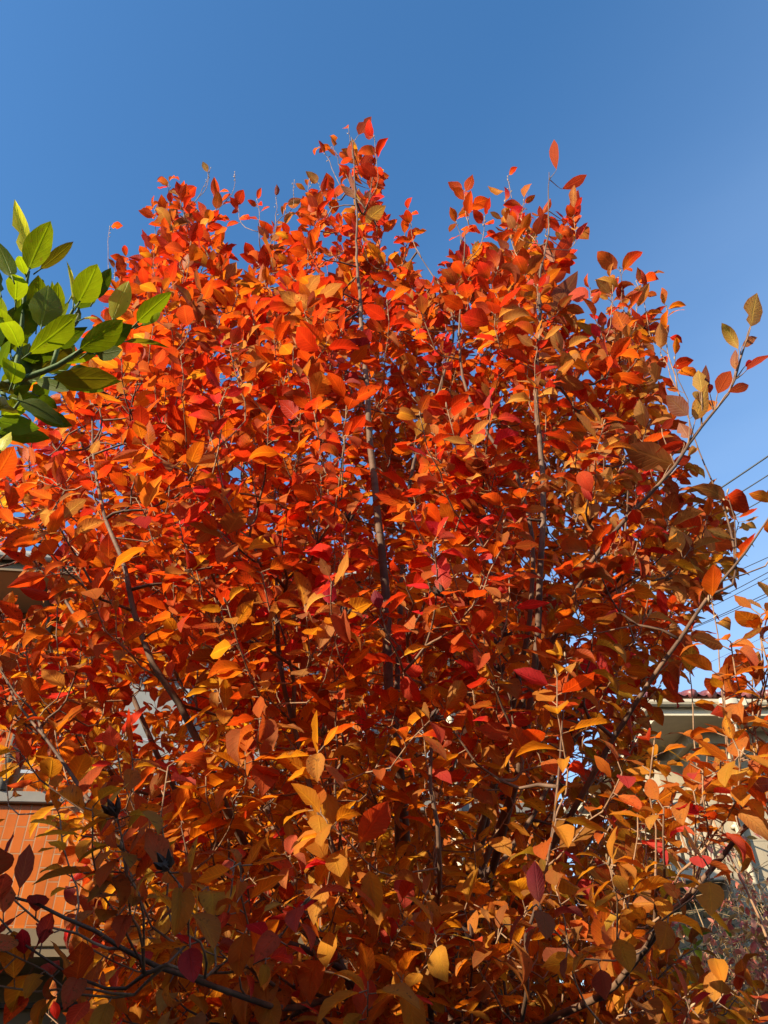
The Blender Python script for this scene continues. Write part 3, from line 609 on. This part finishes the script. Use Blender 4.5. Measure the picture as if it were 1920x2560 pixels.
for si, (r0, pts) in enumerate(stems):
    fw = -0.2 if si in (16, 21, 22) else 0.28 if si in (0, 1, 5) else (0.1 if si in (2, 6, 7) else 0.0)
    P3 = [PY(x, y, Y - fw * np.interp(y, [600, 1000, 1900, 2400], [0.3, 1, 1, 0])) for x, y, Y in pts]
    start = FORK + np.array([0, 0, -0.12 + 0.2 * (si % 5) / 5])
    first = P3[0]; midp = (start + first) / 2 + np.array([0, 0, -0.02])
    path = smooth_path(np.array([start, midp] + P3), 0.05)
    path = path + np.cumsum(rng.normal(0, 0.0036, path.shape), 0) * np.linspace(0, 1, len(path))[:, None] * 0.6
    stem_paths.append((path, r0)); 
    for p in path: nodes.append(p); owner.append(si)
nodes = np.array(nodes); owner = np.array(owner)

order = np.argsort([np.sqrt(((nodes - t['p']) ** 2).sum(1).min()) for t in TG])
NB = len(nodes); cap = NB + 40000
buf = np.zeros((cap, 3)); buf[:NB] = nodes; own = np.zeros(cap, int); own[:NB] = owner
par = np.full(cap, -1); twigs = []           # twig: (path, stem)
cnt = NB; tw_of = np.full(cap, -1); load = []
for oi in order:
    t = TG[oi]; T = t['p']; d = T - buf[:cnt]; L = np.sqrt((d ** 2).sum(1))
    cost = L * (1 + 0.9 * np.clip(-d[:, 2] / (L + 1e-6) + 0.05, 0, 1)) + np.where(L < 0.06, 0.15, 0)
    if t['kind']: cost = cost + 3.0 * np.clip(np.sqrt(d[:, 0] ** 2 + d[:, 1] ** 2) - 0.25 * d[:, 2], 0, 9) + 0.5 * (d[:, 2] < 0.08)
    j = int(np.argmin(cost)); S = buf[j]; Lj = max(L[j], 0.05); up = np.array([0, 0, 1.0])
    dirn = (T - S) / Lj
    outw = T - np.array([0.1, 1.85, T[2]]); outw = outw / (np.linalg.norm(outw) + 1e-6)
    hz = np.clip((T[2] - 1.6) / 3.2, 0, 1)
    e = nrm(dirn * 0.6 + up * (0.35 + 0.9 * hz) + outw * (0.65 - 0.45 * hz) + rng.normal(0, 0.22, 3))
    if t['px'][1] > 1700: e[2] = max(e[2], 0.02); e = nrm(e)
    if t['kind']: e = nrm(dirn * .3 + up * 1.0 + outw * .15 + rng.normal(0, .1, 3))
    c1 = S + (dirn * 0.55 + outw * 0.12 + rng.normal(0, 0.14 if not t['kind'] else 0.04, 3)) * Lj * 0.55
    c2 = T - e * Lj * 0.38
    k = max(4, min(14, int(Lj / 0.045)))
    path = bez(S, c1, c2, T, k)
    ti = len(twigs); twigs.append(dict(path=path, stem=own[j], parent=tw_of[j], t=t, e=e, n=1, base=1))
    buf[cnt:cnt + k - 1] = path[1:]; own[cnt:cnt + k - 1] = own[j]; tw_of[cnt:cnt + k - 1] = ti; cnt += k - 1
for ti in range(len(twigs) - 1, -1, -1):
    p = twigs[ti]['parent']
    if p >= 0: twigs[p]['n'] += twigs[ti]['n']

tree = empty("autumn_tree", BASE)
tag(tree, "large many stemmed tree in red and orange autumn leaf filling the middle of the view", "tree")
inv = np.array(BASE)
trunk = MB()
trunk.tube([BASE - inv + (0, 0, -0.02), (0.0, 0, 0.12), (0.01, -0.01, 0.4), (0.02, -0.02, 0.7), FORK - inv + (0, 0, 0.1)], [0.105, 0.078, 0.066, 0.064, 0.05], 12)
trunk.build("trunk", M['bark'], tree, True)
LV = {k: [] for k in ("P", "A", "N", "L", "W", "tint", "rnd", "fold", "curl", "ac")}
def add_leaf(P, A, N, L, W, col, rnd, fold, curl, ac):
    for k, v in zip(("P", "A", "N", "L", "W", "tint", "rnd", "fold", "curl", "ac"), (P, A, N, L, W, col, rnd, fold, curl, ac)): LV[k].append(v)
petioles = [MB() for _ in stems]
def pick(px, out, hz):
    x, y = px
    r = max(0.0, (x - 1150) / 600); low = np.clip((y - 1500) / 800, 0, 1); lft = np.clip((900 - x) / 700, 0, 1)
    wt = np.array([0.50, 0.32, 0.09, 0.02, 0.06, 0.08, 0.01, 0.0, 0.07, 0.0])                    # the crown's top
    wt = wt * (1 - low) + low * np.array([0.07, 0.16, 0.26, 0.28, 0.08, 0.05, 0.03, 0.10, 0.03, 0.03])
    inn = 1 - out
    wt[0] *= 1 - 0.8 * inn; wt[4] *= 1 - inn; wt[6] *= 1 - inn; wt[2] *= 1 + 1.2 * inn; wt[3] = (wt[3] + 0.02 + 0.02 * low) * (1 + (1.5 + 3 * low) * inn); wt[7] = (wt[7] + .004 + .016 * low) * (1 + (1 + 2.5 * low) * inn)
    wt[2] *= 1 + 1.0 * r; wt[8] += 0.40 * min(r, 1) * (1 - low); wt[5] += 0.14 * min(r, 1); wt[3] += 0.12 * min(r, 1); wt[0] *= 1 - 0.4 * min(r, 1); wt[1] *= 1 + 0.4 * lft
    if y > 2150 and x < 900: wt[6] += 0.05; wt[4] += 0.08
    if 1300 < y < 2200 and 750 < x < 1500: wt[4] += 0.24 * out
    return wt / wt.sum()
stem_mb = []
for si, (path, r0) in enumerate(stem_paths):
    mb = MB(); n = len(path); s = np.linspace(0, 1, n)
    mb.tube(path - inv, r0 * 0.76 * (1 - s) ** 0.95 + 0.0012, 9); stem_mb.append(mb)
pods = []
for tw in twigs:
    path, t, e = tw['path'], tw['t'], tw['e']; mb = stem_mb[tw['stem']]
    r = min(0.0085, 0.00135 * tw['n'] ** 0.42 + 0.0002)
    long = t['kind'] > 0
    Ls = rng.uniform(0.07, 0.15) * np.interp(t['px'][1], [500, 1100], [0.55, 1]) if not long else rng.uniform(0.12, 0.2)
    shoot = path[-1] + e * Ls * np.linspace(0, 1, 4)[1:, None] + rng.normal(0, 0.004, (3, 3)) + np.array([0, 0, 0.02]) * np.linspace(0, 1, 4)[1:, None] ** 2
    if not long: shoot = shoot - np.array([0, 0, 0.01])
    full = np.vstack([path, shoot]); n = len(full)
    mb.mi = 2 if tw['n'] < 4 else 0; mb.tube(full - inv, np.linspace(r, 0.0010, n), 5)
    # buds on the shoot tip
    if long or rng.uniform() < 0.25:
        mb.mi = 1
        for b in range(5 if t['kind'] == 2 else (3 if long else 1)):
            q = full[-1] if b == 0 else full[-1] - e * 0.024 * b + rng.normal(0, 0.003, 3)
            dv = nrm(e + rng.normal(0, 0.5 if b else 0.1, 3)) * rng.uniform(0.009, 0.015)
            mb.tube(np.array([q, q + dv * 0.4, q + dv * 0.75, q + dv]) - inv, [0.0010, 0.0021, 0.0015, 0.0003], 5)
        mb.mi = 0
    hz = np.clip((t['p'][2] - 1.6) / 3.2, 0, 1)
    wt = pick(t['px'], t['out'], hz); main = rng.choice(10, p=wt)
    nl = rng.integers(9, 13) if not long else (rng.integers(5, 9) if t['kind'] == 1 else rng.integers(0, 3))
    cl = np.vstack([path[-max(2, len(path) // 2):], shoot]); seg = np.linspace(0, 1, len(cl))
    az = rng.uniform(0, 6.28)
    a1 = nrm(np.cross(e, [0.3, 0.1, 1.0])); a2 = np.cross(e, a1)
    size = (0.78 if t['p'][1] < 1.12 else 1.0) * rng.uniform(0.85, 1.12) * np.interp(t['px'][1], [300, 1000, 2000], [1.0, 0.96, 0.85])
    for q in range(nl):
        f = 1.0 - (q / max(nl, 1)) ** 1.5 * (0.85 if not long else 0.95)
        p = np.array([np.interp(f, seg, cl[:, c]) for c in range(3)])
        az += 2.4 + rng.normal(0, 0.35)
        side = a1 * math.cos(az) + a2 * math.sin(az)
        spread = 0.55 + 0.75 * (1 - f) + 0.35 * (1 - hz)
        A = nrm(e * (0.75 - 0.3 * (1 - hz)) + side * spread + np.array([0, 0, -0.14 + 0.27 * hz]) + rng.normal(0, 0.12, 3))
        N = np.array([0, 0, 0.85]) + SUN * (0.08 + 0.25 * hz) + rng.normal(0, 0.19 + 0.25 * hz, 3) - A * 0.3
        if rng.uniform() < 0.10: N = N + rng.normal(0, 1.0, 3)
        L = 0.066 * size * rng.uniform(0.6, 1.22); W = L * rng.uniform(0.48, 0.68)
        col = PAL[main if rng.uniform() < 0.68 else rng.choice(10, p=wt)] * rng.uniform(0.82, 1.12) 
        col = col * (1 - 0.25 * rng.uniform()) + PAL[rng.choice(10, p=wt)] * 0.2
        curl = rng.normal(0.5, 0.55); fold = abs(rng.normal(0.25, 0.24)); ac = rng.uniform(0.25, 1.0)
        if rng.uniform() < 0.085: curl = rng.uniform(1.4, 2.6); fold = rng.uniform(0.5, 1.0); col = col * 0.5 + np.array(BROWN) * 0.5
        pl = 0.012 * rng.uniform(0.6, 1.4)
        mb.mi = 2; mb.tube(np.array([p, p + A * pl]) - inv, 0.0009, 4, False)
        add_leaf(p + A * pl - inv, A, N, L, W, np.clip(col, 0, 0.85), rng.uniform(0, 1) ** 1.5, fold, curl, ac)
    if not long and rng.uniform() < 0.05: pods.append((full[-1], e))
# the bare branch end that reaches out to the right: its leaves one by one (base, tip, width in photo pixels off an enlargement)
def Q2(x, y, Y): return PY(960 + x / 1.728, 250 + y / 1.728, Y)
GOLD, TANP = (0.60, 0.36, 0.07), (0.52, 0.22, 0.12)
HL = [((1585, 978), (1602, 845), 84, 1.18, GOLD, .1), ((1530, 1075), (1487, 985), 48, 1.17, GOLD, 1.4), ((1548, 1062), (1600, 1028), 40, 1.2, TANP, .3),
    ((1517, 1165), (1506, 1090), 32, 1.18, TANP, .2), ((1566, 1168), (1662, 1070), 34, 1.19, RED, .3), ((1488, 1262), (1600, 1218), 42, 1.17, SCARLET, .5),
    ((1442, 1268), (1502, 1158), 62, 1.19, SCARLET, .2), ((1372, 1262), (1362, 1178), 64, 1.18, GOLD, .2), ((1385, 1262), (1396, 1160), 40, 1.19, BROWN, .2),
    ((1345, 1382), (1386, 1250), 62, 1.19, GOLD, .3), ((1312, 1362), (1225, 1278), 78, 1.18, BROWN, .1), ((1408, 1268), (1402, 1222), 34, 1.2, RED, .2),
    ((1315, 1460), (1278, 1400), 56, 1.21, TANP, .2), ((1200, 1420), (1256, 1372), 34, 1.22, RED, .2), ((1295, 1480), (1180, 1520), 50, 1.2, RED, .5),
    ((1262, 1580), (1050, 1490), 130, 1.22, BROWN, .3), ((1245, 1570), (1330, 1545), 44, 1.22, RED, .2), ((1560, 1150), (1598, 1120), 30, 1.19, CRIMSON, .3),
    ((1360, 1258), (1336, 1300), 34, 1.18, GOLD, .4)]
DRED = (.46, .045, .012)
HL = [h + (3,) for h in HL] + [h + (8,) for h in (((745, 300), (720, 150), 40, 1.49, DRED, .2), ((770, 384), (896, 322), 42, 1.49, DRED, .3), ((785, 520), (882, 385), 58, 1.48, DRED, .3), ((738, 678), (836, 575), 66, 1.48, DRED, .2),
    ((795, 530), (884, 442), 34, 1.5, RED, .4), ((715, 955), (808, 765), 92, 1.47, BROWN, .2), ((720, 790), (800, 735), 40, 1.49, SCARLET, .3), ((735, 700), (690, 640), 30, 1.5, TANP, .3), ((690, 830), (655, 765), 40, 1.49, GOLD, .5), ((700, 860), (770, 800), 50, 1.5, RED, .3))] \
    + [h + (0,) for h in (((-110, 150), (-54, 65), 48, 1.56, DRED, .1), ((-128, 256), (-180, 168), 36, 1.56, DRED, .4), ((-104, 312), (-34, 226), 46, 1.56, DRED, .3), ((-62, 382), (-16, 285), 44, 1.57, SCARLET, .2), ((-50, 372), (2, 350), 30, 1.57, DRED, .2),
    ((-120, 420), (-180, 380), 30, 1.57, BROWN, .3), ((-110, 480), (-60, 400), 36, 1.58, TANP, .2), ((-80, 530), (-10, 455), 60, 1.56, GOLD, .2), ((-95, 500), (-20, 420), 40, 1.58, RED, .3), ((-118, 400), (-150, 330), 24, 1.58, TANP, .3))]
for b, t, wpx, Y, col, cu, sx in HL:
    B, T = Q2(*b, Y), Q2(*t, Y); A = T - B; L = np.linalg.norm(A); A /= L; zc = (B - CAM) @ _d; tocam = nrm(CAM - B)
    N = -tocam + np.array([0, 0, .25]) + rng.normal(0, .2, 3) if col in (GOLD, TANP, BROWN) else tocam + rng.normal(0, .15, 3)
    add_leaf(B - inv, A, N, L * 1.04, wpx / 1.728 / F * zc * 1.08, np.array(col) * .86, (rng.uniform(0, .8) if col in (GOLD, TANP, BROWN) else .04), abs(rng.normal(.15, .1)), cu, .6)
    sx = 1 if sx == 8 else sx; nb = np.argmin(((stem_paths[sx][0] - B) ** 2).sum(1)); s0 = stem_paths[sx][0][max(0, nb - 1)]
    stem_mb[sx].tube(bez(s0, s0 + (B - s0) * .3 + np.array([0, 0, -.004]), B - A * .01, B, 5) - inv, [.002, .0016, .0013, .001, .0009], 5)
for mb in stem_mb: mb.build("branch", [M['bark'], M['bud'], M['young']], tree, True)
leaves_mesh("crown", M['leaf'], tree, LV['P'], LV['A'], LV['N'], np.array(LV['L']), np.array(LV['W']), LV['tint'], LV['rnd'], LV['fold'], LV['curl'], LV['ac'], serr=0.035)
print("leaves", len(LV['P']), "twigs", len(twigs))
# dry seed capsules: five split lobes on a short stalk
pod_mesh = None
for p, e in pods[:60]:
    if pod_mesh is None:
        mb = MB(); mb.tube([(0, 0, 0), (0, 0, 0.006), (0, 0, 0.012)], [0.001, 0.0045, 0.006], 6)
        for k in range(5):
            a = 1.2566 * k; ca, sa = math.cos(a), math.sin(a)
            mb.tube([(0.002 * ca, 0.002 * sa, 0.006), (0.007 * ca, 0.007 * sa, 0.013), (0.010 * ca, 0.010 * sa, 0.021)], [0.003, 0.0036, 0.0006], 4)
        o = mb.build("seed_pod", M['pod'], tree); pod_mesh = o.data
    else:
        o = link(bpy.data.objects.new("seed_pod", pod_mesh), tree)
    o.location = p - inv; o.rotation_mode = 'QUATERNION'; o.rotation_quaternion = Vector(e).to_track_quat('Z', 'Y')
# ------------------------------------------------------------------ citrus tree, whose branch reaches in from the left
ct = empty("citrus_tree", (-1.45, 0.75, 0))
tag(ct, "glossy green leaved citrus branch reaching into the view from the left", "tree")
cinv = np.array([-1.45, 0.75, 0.0])
def CZ(zx, zy, zc): return PZ(zx / 3.302, 480 + zy / 3.302, zc)           # points read off an enlargement of the photograph
G_MID, G_LIT, G_SHADE, G_BR = (0.130, 0.180, 0.006), (0.46, 0.49, 0.06), (0.050, 0.085, 0.006), (0.085, 0.075, 0.006)  # sun and shade put into the leaf tints: middle, lit, shaded; last is brownish
cl = [  # base, tip, width, distance, colour, how far the blade turns its underside to us (1) or edge-on (0), fold
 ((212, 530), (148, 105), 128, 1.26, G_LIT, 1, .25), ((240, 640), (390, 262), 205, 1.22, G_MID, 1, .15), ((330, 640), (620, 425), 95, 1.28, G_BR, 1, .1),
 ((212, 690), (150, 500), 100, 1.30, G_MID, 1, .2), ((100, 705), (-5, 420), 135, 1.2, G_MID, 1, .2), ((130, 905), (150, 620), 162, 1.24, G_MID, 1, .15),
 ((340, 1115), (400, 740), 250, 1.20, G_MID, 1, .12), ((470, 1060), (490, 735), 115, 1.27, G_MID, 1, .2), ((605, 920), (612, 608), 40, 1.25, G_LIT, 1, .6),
 ((650, 915), (820, 605), 218, 1.21, G_MID, 1, .12), ((775, 890), (895, 648), 130, 1.27, G_SHADE, 1, .2), ((930, 1060), (1045, 715), 165, 1.20, G_LIT, 1, .2),
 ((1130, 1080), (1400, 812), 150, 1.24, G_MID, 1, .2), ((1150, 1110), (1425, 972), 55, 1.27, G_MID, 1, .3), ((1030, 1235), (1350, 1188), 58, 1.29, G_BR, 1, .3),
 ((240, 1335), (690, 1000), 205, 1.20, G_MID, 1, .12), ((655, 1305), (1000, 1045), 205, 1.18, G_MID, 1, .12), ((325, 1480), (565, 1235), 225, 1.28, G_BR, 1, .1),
 ((795, 1335), (1005, 1330), 115, 1.24, G_SHADE, 0, .1), ((432, 1530), (955, 1565), 190, 1.16, G_BR, 1, .1), ((520, 1412), (795, 1352), 75, 1.26, G_MID, 1, .3),
 ((165, 1290), (18, 890), 152, 1.17, G_MID, 1, .15), ((180, 1230), (235, 895), 185, 1.26, G_SHADE, 1, .1), ((70, 1260), (-10, 960), 160, 1.24, G_MID, 1, .1),
 ((95, 1590), (215, 1245), 195, 1.17, G_MID, 1, .15), ((0, 1450), (55, 1215), 120, 1.14, G_SHADE, 1, .2), ((95, 1585), (320, 1390), 190, 1.25, G_SHADE, 0, .1),
 ((70, 1640), (275, 1530), 175, 1.26, G_SHADE, 0, .1), ((-20, 1800), (165, 1690), 175, 1.13, G_BR, 1, .3), ((165, 1725), (515, 1870), 150, 1.18, G_SHADE, 0, .2),
 ((-30, 1890), (325, 1965), 160, 1.2, G_SHADE, 0, .2), ((-5, 2150), (65, 1955), 120, 1.15, G_LIT, 1, .2), ((0, 830), (-60, 640), 110, 1.25, G_SHADE, 1, .2),
 ((-10, 2010), (190, 1900), 120, 1.26, G_SHADE, 0, .2), ((680, 1050), (810, 990), 50, 1.28, G_LIT, 1, .3), ((655, 960), (600, 1240), 75, 1.30, G_SHADE, 1, .2),
 ((0, 1640), (110, 1600), 130, 1.2, G_BR, 1, .2), ((250, 900), (190, 830), 80, 1.28, G_SHADE, 1, .2), ((300, 800), (355, 700), 60, 1.3, G_SHADE, 1, .2),
 ((130, 1600), (330, 1350), 160, 1.3, G_SHADE, 1, .2), ((-40, 1300), (-60, 950), 170, 1.2, G_MID, 1, .2), ((-30, 1120), (40, 870), 120, 1.3, G_MID, 1, .2),
 ((560, 1480), (840, 1500), 120, 1.22, G_SHADE, 0, .2), ((300, 1560), (480, 1590), 90, 1.2, G_SHADE, 0, .2), ((440, 1420), (500, 1250), 110, 1.31, G_BR, 1, .2)]
for q in list(cl):                                                                 # a second layer of leaves behind the first, mostly in the shade tint
    (bx_, by_), (tx_, ty_), w_, z_, c_, f_, o_ = q
    if bx_ < 700 and c_ is not G_LIT and by_ > 800:
        jx, jy = rng.normal(0, 45), rng.normal(35, 45)
        cl.append(((bx_ + jx, by_ + jy), (tx_ + jx * 1.8, ty_ + jy + rng.normal(0, 40)), w_ * .9, z_ + .07, G_SHADE if rng.uniform() < .6 else G_MID, 1, o_))
cv = {k: [] for k in LV}
stem = MB()
def cstem(pts, r0, r1):
    p = smooth_path([CZ(*q) for q in pts], 0.02); stem.tube(p - cinv, np.linspace(r0, r1, len(p)), 8)
cstem([(-700, 2300, 1.2), (-300, 1800, 1.21), (0, 1600, 1.21), (250, 1520, 1.22), (480, 1430, 1.23), (700, 1290, 1.24), (930, 1190, 1.25), (1140, 1095, 1.26)], .009, .0025)
cstem([(100, 1575, 1.22), (160, 1300, 1.25), (190, 1000, 1.26), (212, 800, 1.26), (240, 650, 1.26)], .005, .002)
cstem([(430, 1450, 1.23), (520, 1150, 1.25), (600, 980, 1.25), (650, 920, 1.25)], .004, .0018)
cstem([(0, 1600, 1.21), (90, 1800, 1.2), (160, 1730, 1.19)], .004, .002)
cstem([(-100, 1700, 1.21), (-60, 1950, 1.2), (0, 2150, 1.17)], .004, .002)
for (b, t, w, zc, col, fc, fo) in cl:
    dz = rng.normal(0, 0.02)
    B, T = CZ(b[0], b[1], zc), CZ(t[0], t[1], zc + dz)
    A = T - B; L = np.linalg.norm(A); A = A / L; tocam = nrm(CAM - B)
    N = -tocam if fc else tocam                                     # most blades show their underside; a few the glossy top
    if col is G_LIT: N = -(tocam * 1.2 + SUN * .6)                        # turned so that the sun falls on the pale underside; tint lightened for sun too
    N = N + np.array([0, 0, 0.30 if col is not G_LIT else 0]) + rng.normal(0, 0.22, 3)
    W = w / 3.302 / F * zc * (1.02 if fc else 1.1) / math.cos(fo)
    cu = rng.normal(0.25, 0.45) if fc else rng.normal(0.3, 0.2)
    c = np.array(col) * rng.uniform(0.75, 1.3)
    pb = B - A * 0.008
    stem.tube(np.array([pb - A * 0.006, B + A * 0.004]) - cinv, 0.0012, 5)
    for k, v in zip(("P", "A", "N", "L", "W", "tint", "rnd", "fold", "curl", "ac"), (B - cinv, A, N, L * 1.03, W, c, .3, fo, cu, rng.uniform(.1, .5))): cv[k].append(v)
# the rest of the tree stands outside the picture, further left
def proj(p):
    q = p - CAM; z = q @ _d; return 960 + F * (q @ _r) / max(z, 1e-3), 1280 - F * (q @ _u) / max(z, 1e-3), z
hub = np.array([-1.45, .75, 1.5])
tr = MB(); tr.tube([(0, 0, 0), (.02, .0, .6), (0, .01, 1.1), (.01, 0, 1.55)], [.07, .055, .05, .04], 10); tr.build("trunk", M['bark'], ct, True)
n_sp = 0
while n_sp < 75:
    q = np.array([-1.45, .75, 2.2]) + rng.normal(0, 1, 3) * np.array([.38, .38, .38])
    x, y, z = proj(q)
    if q[2] < 1.5 or (z > 0 and -130 < x and y > -200): continue
    e = nrm(q - hub + rng.normal(0, .1, 3)); n_sp += 1
    pth = bez(hub, hub + np.array([0, 0, .25]) + rng.normal(0, .08, 3), q - e * .2, q, 10); stem.tube(pth - cinv, np.linspace(.010, .002, 10), 6)
    for k_ in range(9):
        sd = nrm(np.cross(e, rng.normal(0, 1, 3))); A = nrm(e * .6 + sd); p = q - e * .02 * k_
        x, y, z = proj(p + A * .1)
        if z > 0 and x > -60 and y > -60: continue
        x, y, z = proj(p)
        if z > 0 and x > -60 and y > -60: continue
        for k, v in zip(("P", "A", "N", "L", "W", "tint", "rnd", "fold", "curl", "ac"),
                        (p - cinv, A, np.array([0, 0, 1.]) + rng.normal(0, .4, 3), rng.uniform(.07, .1), rng.uniform(.038, .05), np.array(G_MID) * rng.uniform(.7, 1.2), .3, .15, .2, .3)): cv[k].append(v)
cstem([(-700, 2300, 1.2), (-900, 2500, 1.2)], .011, .009)
stem.tube(np.array([CZ(-900, 2500, 1.2), (CZ(-900, 2500, 1.2) + hub) / 2 + np.array([0, 0, -.03]), hub]) - cinv, [.010, .014, .02], 8)
stem.build("branch", M['green_twig'], ct, True)
leaves_mesh("crown", M['citrus'], ct, cv["P"], cv["A"], cv["N"], np.array(cv["L"]), np.array(cv["W"]), cv["tint"], cv["rnd"], cv["fold"], cv["curl"], cv["ac"], serr=0.03, wob=0.09)
# ------------------------------------------------------------------ shrubs in front of the beige house
def shrub(name, label, loc, h, rad, n_stem, n_twig, leaf_n, L, pal, lmat, smat, droop=0.4, lean=0.0, keep_low=0.2, r0=.006, group=None):
    root = empty(name, loc); tag(root, label, "shrub", group)
    st = MB(); d = {k: [] for k in LV}; pal = np.array(pal)
    for i in range(n_stem):
        a = rng.uniform(0, 6.28); s = rad * math.sqrt(rng.uniform())
        b = np.array([math.cos(a) * s * .35, math.sin(a) * s * .35, 0]); hh = h * rng.uniform(.72, 1.0)
        t = np.array([math.cos(a) * s * 1.0 + lean, math.sin(a) * s, hh])
        pth = bez(b, b + np.array([0, 0, hh * .4]), t - np.array([math.cos(a) * s * .3, math.sin(a) * s * .3, hh * .25]), t, 14)
        pth[1:-1] += rng.normal(0, .012, (12, 3)); st.tube(pth, np.linspace(r0, .0015, 14), 5)
        for j in range(n_twig):
            f = rng.uniform(keep_low, 1.0); q = pth[int(f * 13)]
            e = nrm(rng.normal(0, 1, 3) * np.array([1, 1, .6]) + np.array([0, 0, .55])); ln = rng.uniform(.12, .38) * h / 2.5
            tw = bez(q, q + e * ln * .4, q + e * ln * .8 + np.array([0, 0, .02]), q + e * ln + np.array([0, 0, -.05 * droop]), 6)
            st.tube(tw, np.linspace(.0020, .0008, 6), 4)
            for k_ in range(rng.poisson(leaf_n)):
                p = tw[rng.integers(2, 6)]; A = nrm(e * .5 + rng.normal(0, .6, 3) + np.array([0, 0, -droop]))
                l = L * rng.uniform(.6, 1.2)
                for k, v in zip(("P", "A", "N", "L", "W", "tint", "rnd", "fold", "curl", "ac"),
                                (p, A, rng.normal(0, .6, 3) + np.array([0, 0, .6]), l, l * rng.uniform(.32, .5), pal[rng.integers(len(pal))] * rng.uniform(.75, 1.2), .2, abs(rng.normal(.2, .2)), rng.normal(.5, .5), .7)): d[k].append(v)
    st.build("stems", smat, root, True)
    if d["P"]: leaves_mesh("foliage", lmat, root, d["P"], d["A"], d["N"], np.array(d["L"]), np.array(d["W"]), d["tint"], d["rnd"], d["fold"], d["curl"], d["ac"])
    return root
PINK = [(.66, .19, .13), (.70, .28, .18), (.58, .13, .12), (.70, .42, .16), (.58, .34, .10)]
GRN = [(.012, .022, .010), (.018, .03, .012), (.022, .028, .012)]  # evergreen leaves taken near black: the shade among the twigs is in the colour
YG = [(.36, .38, .03), (.24, .32, .03), (.45, .40, .04), (.14, .22, .02)]
shrub("bare_shrub", "thin twigged shrub with small drooping pink and buff leaves before the beige house", (2.05, 4.35, 0), 2.66, 0.62, 40, 18, 5.5, .058, PINK, M['small_leaf'], M['twig'], .6, 0, .55)
shrub("bare_shrub", "tall nearly leafless shrub with buff twigs at the right edge", (2.75, 5.1, 0), 3.15, .60, 26, 14, 1.2, .05, PINK, M['small_leaf'], M['twig'], .7, 0, .5)
shrub("dark_shrub", "dense evergreen shrub behind the pink leaved twigs, shade put into its dark green", (2.5, 6.2, 0), 2.75, .95, 40, 26, 9, .06, GRN, M['small_leaf'], M['twig'], .1, 0, .25, .01)
shrub("yellow_shrub", "yellow green bush low at the right under the foreground branch", (1.30, 3.05, 0), 1.92, .55, 30, 16, 5, .055, YG, M['small_leaf'], M['twig'], .3, 0, .5)
shrub("yellow_shrub", "small yellowing bush behind the lowest branches right of the trunk", (.75, 3.6, 0), 1.95, .45, 20, 14, 4, .05, YG, M['small_leaf'], M['twig'], .3, 0, .5)
# block wall of the neighbour's garden
gw = empty("garden_wall", (2.2, 7.4, 0), R(4)); tag(gw, "pale concrete block wall in front of the beige house", "wall")
m = MB()
for r_ in range(9):
    for c_ in range(14): m.box(-.6 + c_ * .4 + (.2 if r_ % 2 else 0), -.6 + c_ * .4 + .392 + (.2 if r_ % 2 else 0), 0, .12, r_ * .2, r_ * .2 + .192, .004)
m.box(-.55, 5.1, .01, .11, 0, 1.79); m.build("blocks", M['concrete'], gw)
m = MB(); m.box(-.62, 5.25, -.02, .14, 1.803, 1.86, .01); m.build("coping", M['concrete'], gw)
# ------------------------------------------------------------------ overhead cables: each hangs between the two poles
def cable(label, x0, y0, x1, y1, Y0, Y1, rad, sag=0.25, name="power_cable", group="overhead cables crossing the sky at right", ext=(1250, 2450)):
    s = (y1 - y0) / (x1 - x0)
    a = PY(ext[0], y0 + s * (ext[0] - x0), Y0); b = PY(ext[1], y0 + s * (ext[1] - x0), Y1)
    t = np.linspace(0, 1, 40)[:, None]; p = a + (b - a) * t; p[:, 2] -= sag * 4 * (t * (1 - t))[:, 0]; p[:, 2] += sag * .9
    m = MB(); c0 = p.mean(0); m.tube(p - c0, rad, 6); o = m.build(name, M['cable'], None, True); o.location = c0
    tag(o, label, "cable", group); return o
cable("thick topmost cable slanting across the sky right of the tree", 1690, 1290, 1920, 1140, 14, 7, .014)
cable("second cable from the top, just under the thick one", 1780, 1272, 1920, 1188, 14, 7, .010)
cable("third cable, passing behind the outermost right leaves", 1790, 1312, 1920, 1243, 14, 7, .008)
cable("fourth cable, single thin strand below the upper three", 1810, 1440, 1920, 1395, 14.5, 7, .006)
cable("upper strand of the first close pair of cables", 1815, 1484, 1920, 1432, 14.5, 7, .006)
cable("lower strand of the first close pair of cables", 1815, 1496, 1920, 1446, 14.5, 7, .005)
cable("upper strand of the lowest pair of cables over the roof", 1850, 1514, 1920, 1484, 14.5, 7, .006)
cable("lower strand of the lowest pair of cables over the roof", 1850, 1520, 1920, 1492, 14.5, 7, .005)
cable("faint hair thin wire just above the red roof", 1715, 1680, 1920, 1587, 20, 12, .004)
cable("upper black cable running in front of the slatted balcony", 1604, 2019, 1767, 1935, 12, 6.6, .011, .05, "telephone_cable", "black cables in front of the balcony", (1420, 2250))
cable("lower thick black cable running in front of the slatted balcony", 1619, 2030, 1740, 1992, 12, 6.6, .017, .05, "telephone_cable", "black cables in front of the balcony", (1420, 2250))
# the pole they come from, hidden behind the crown
pp = PY(1250, 1600, 14.2)
up = empty("utility_pole", (pp[0], pp[1], 0)); tag(up, "grey concrete utility pole behind the tree crown carrying the cables", "utility pole")
m = MB(); m.tube([(0, 0, 0), (0, 0, 5), (0, 0, 10.4)], [.17, .14, .10], 14); m.build("shaft", M['concrete'], up, True)
for z in (8.6, 9.5):
    m = MB(); m.box(-.8, .8, .12, .19, z, z + .07); m.build("crossarm", M['alu'], up)
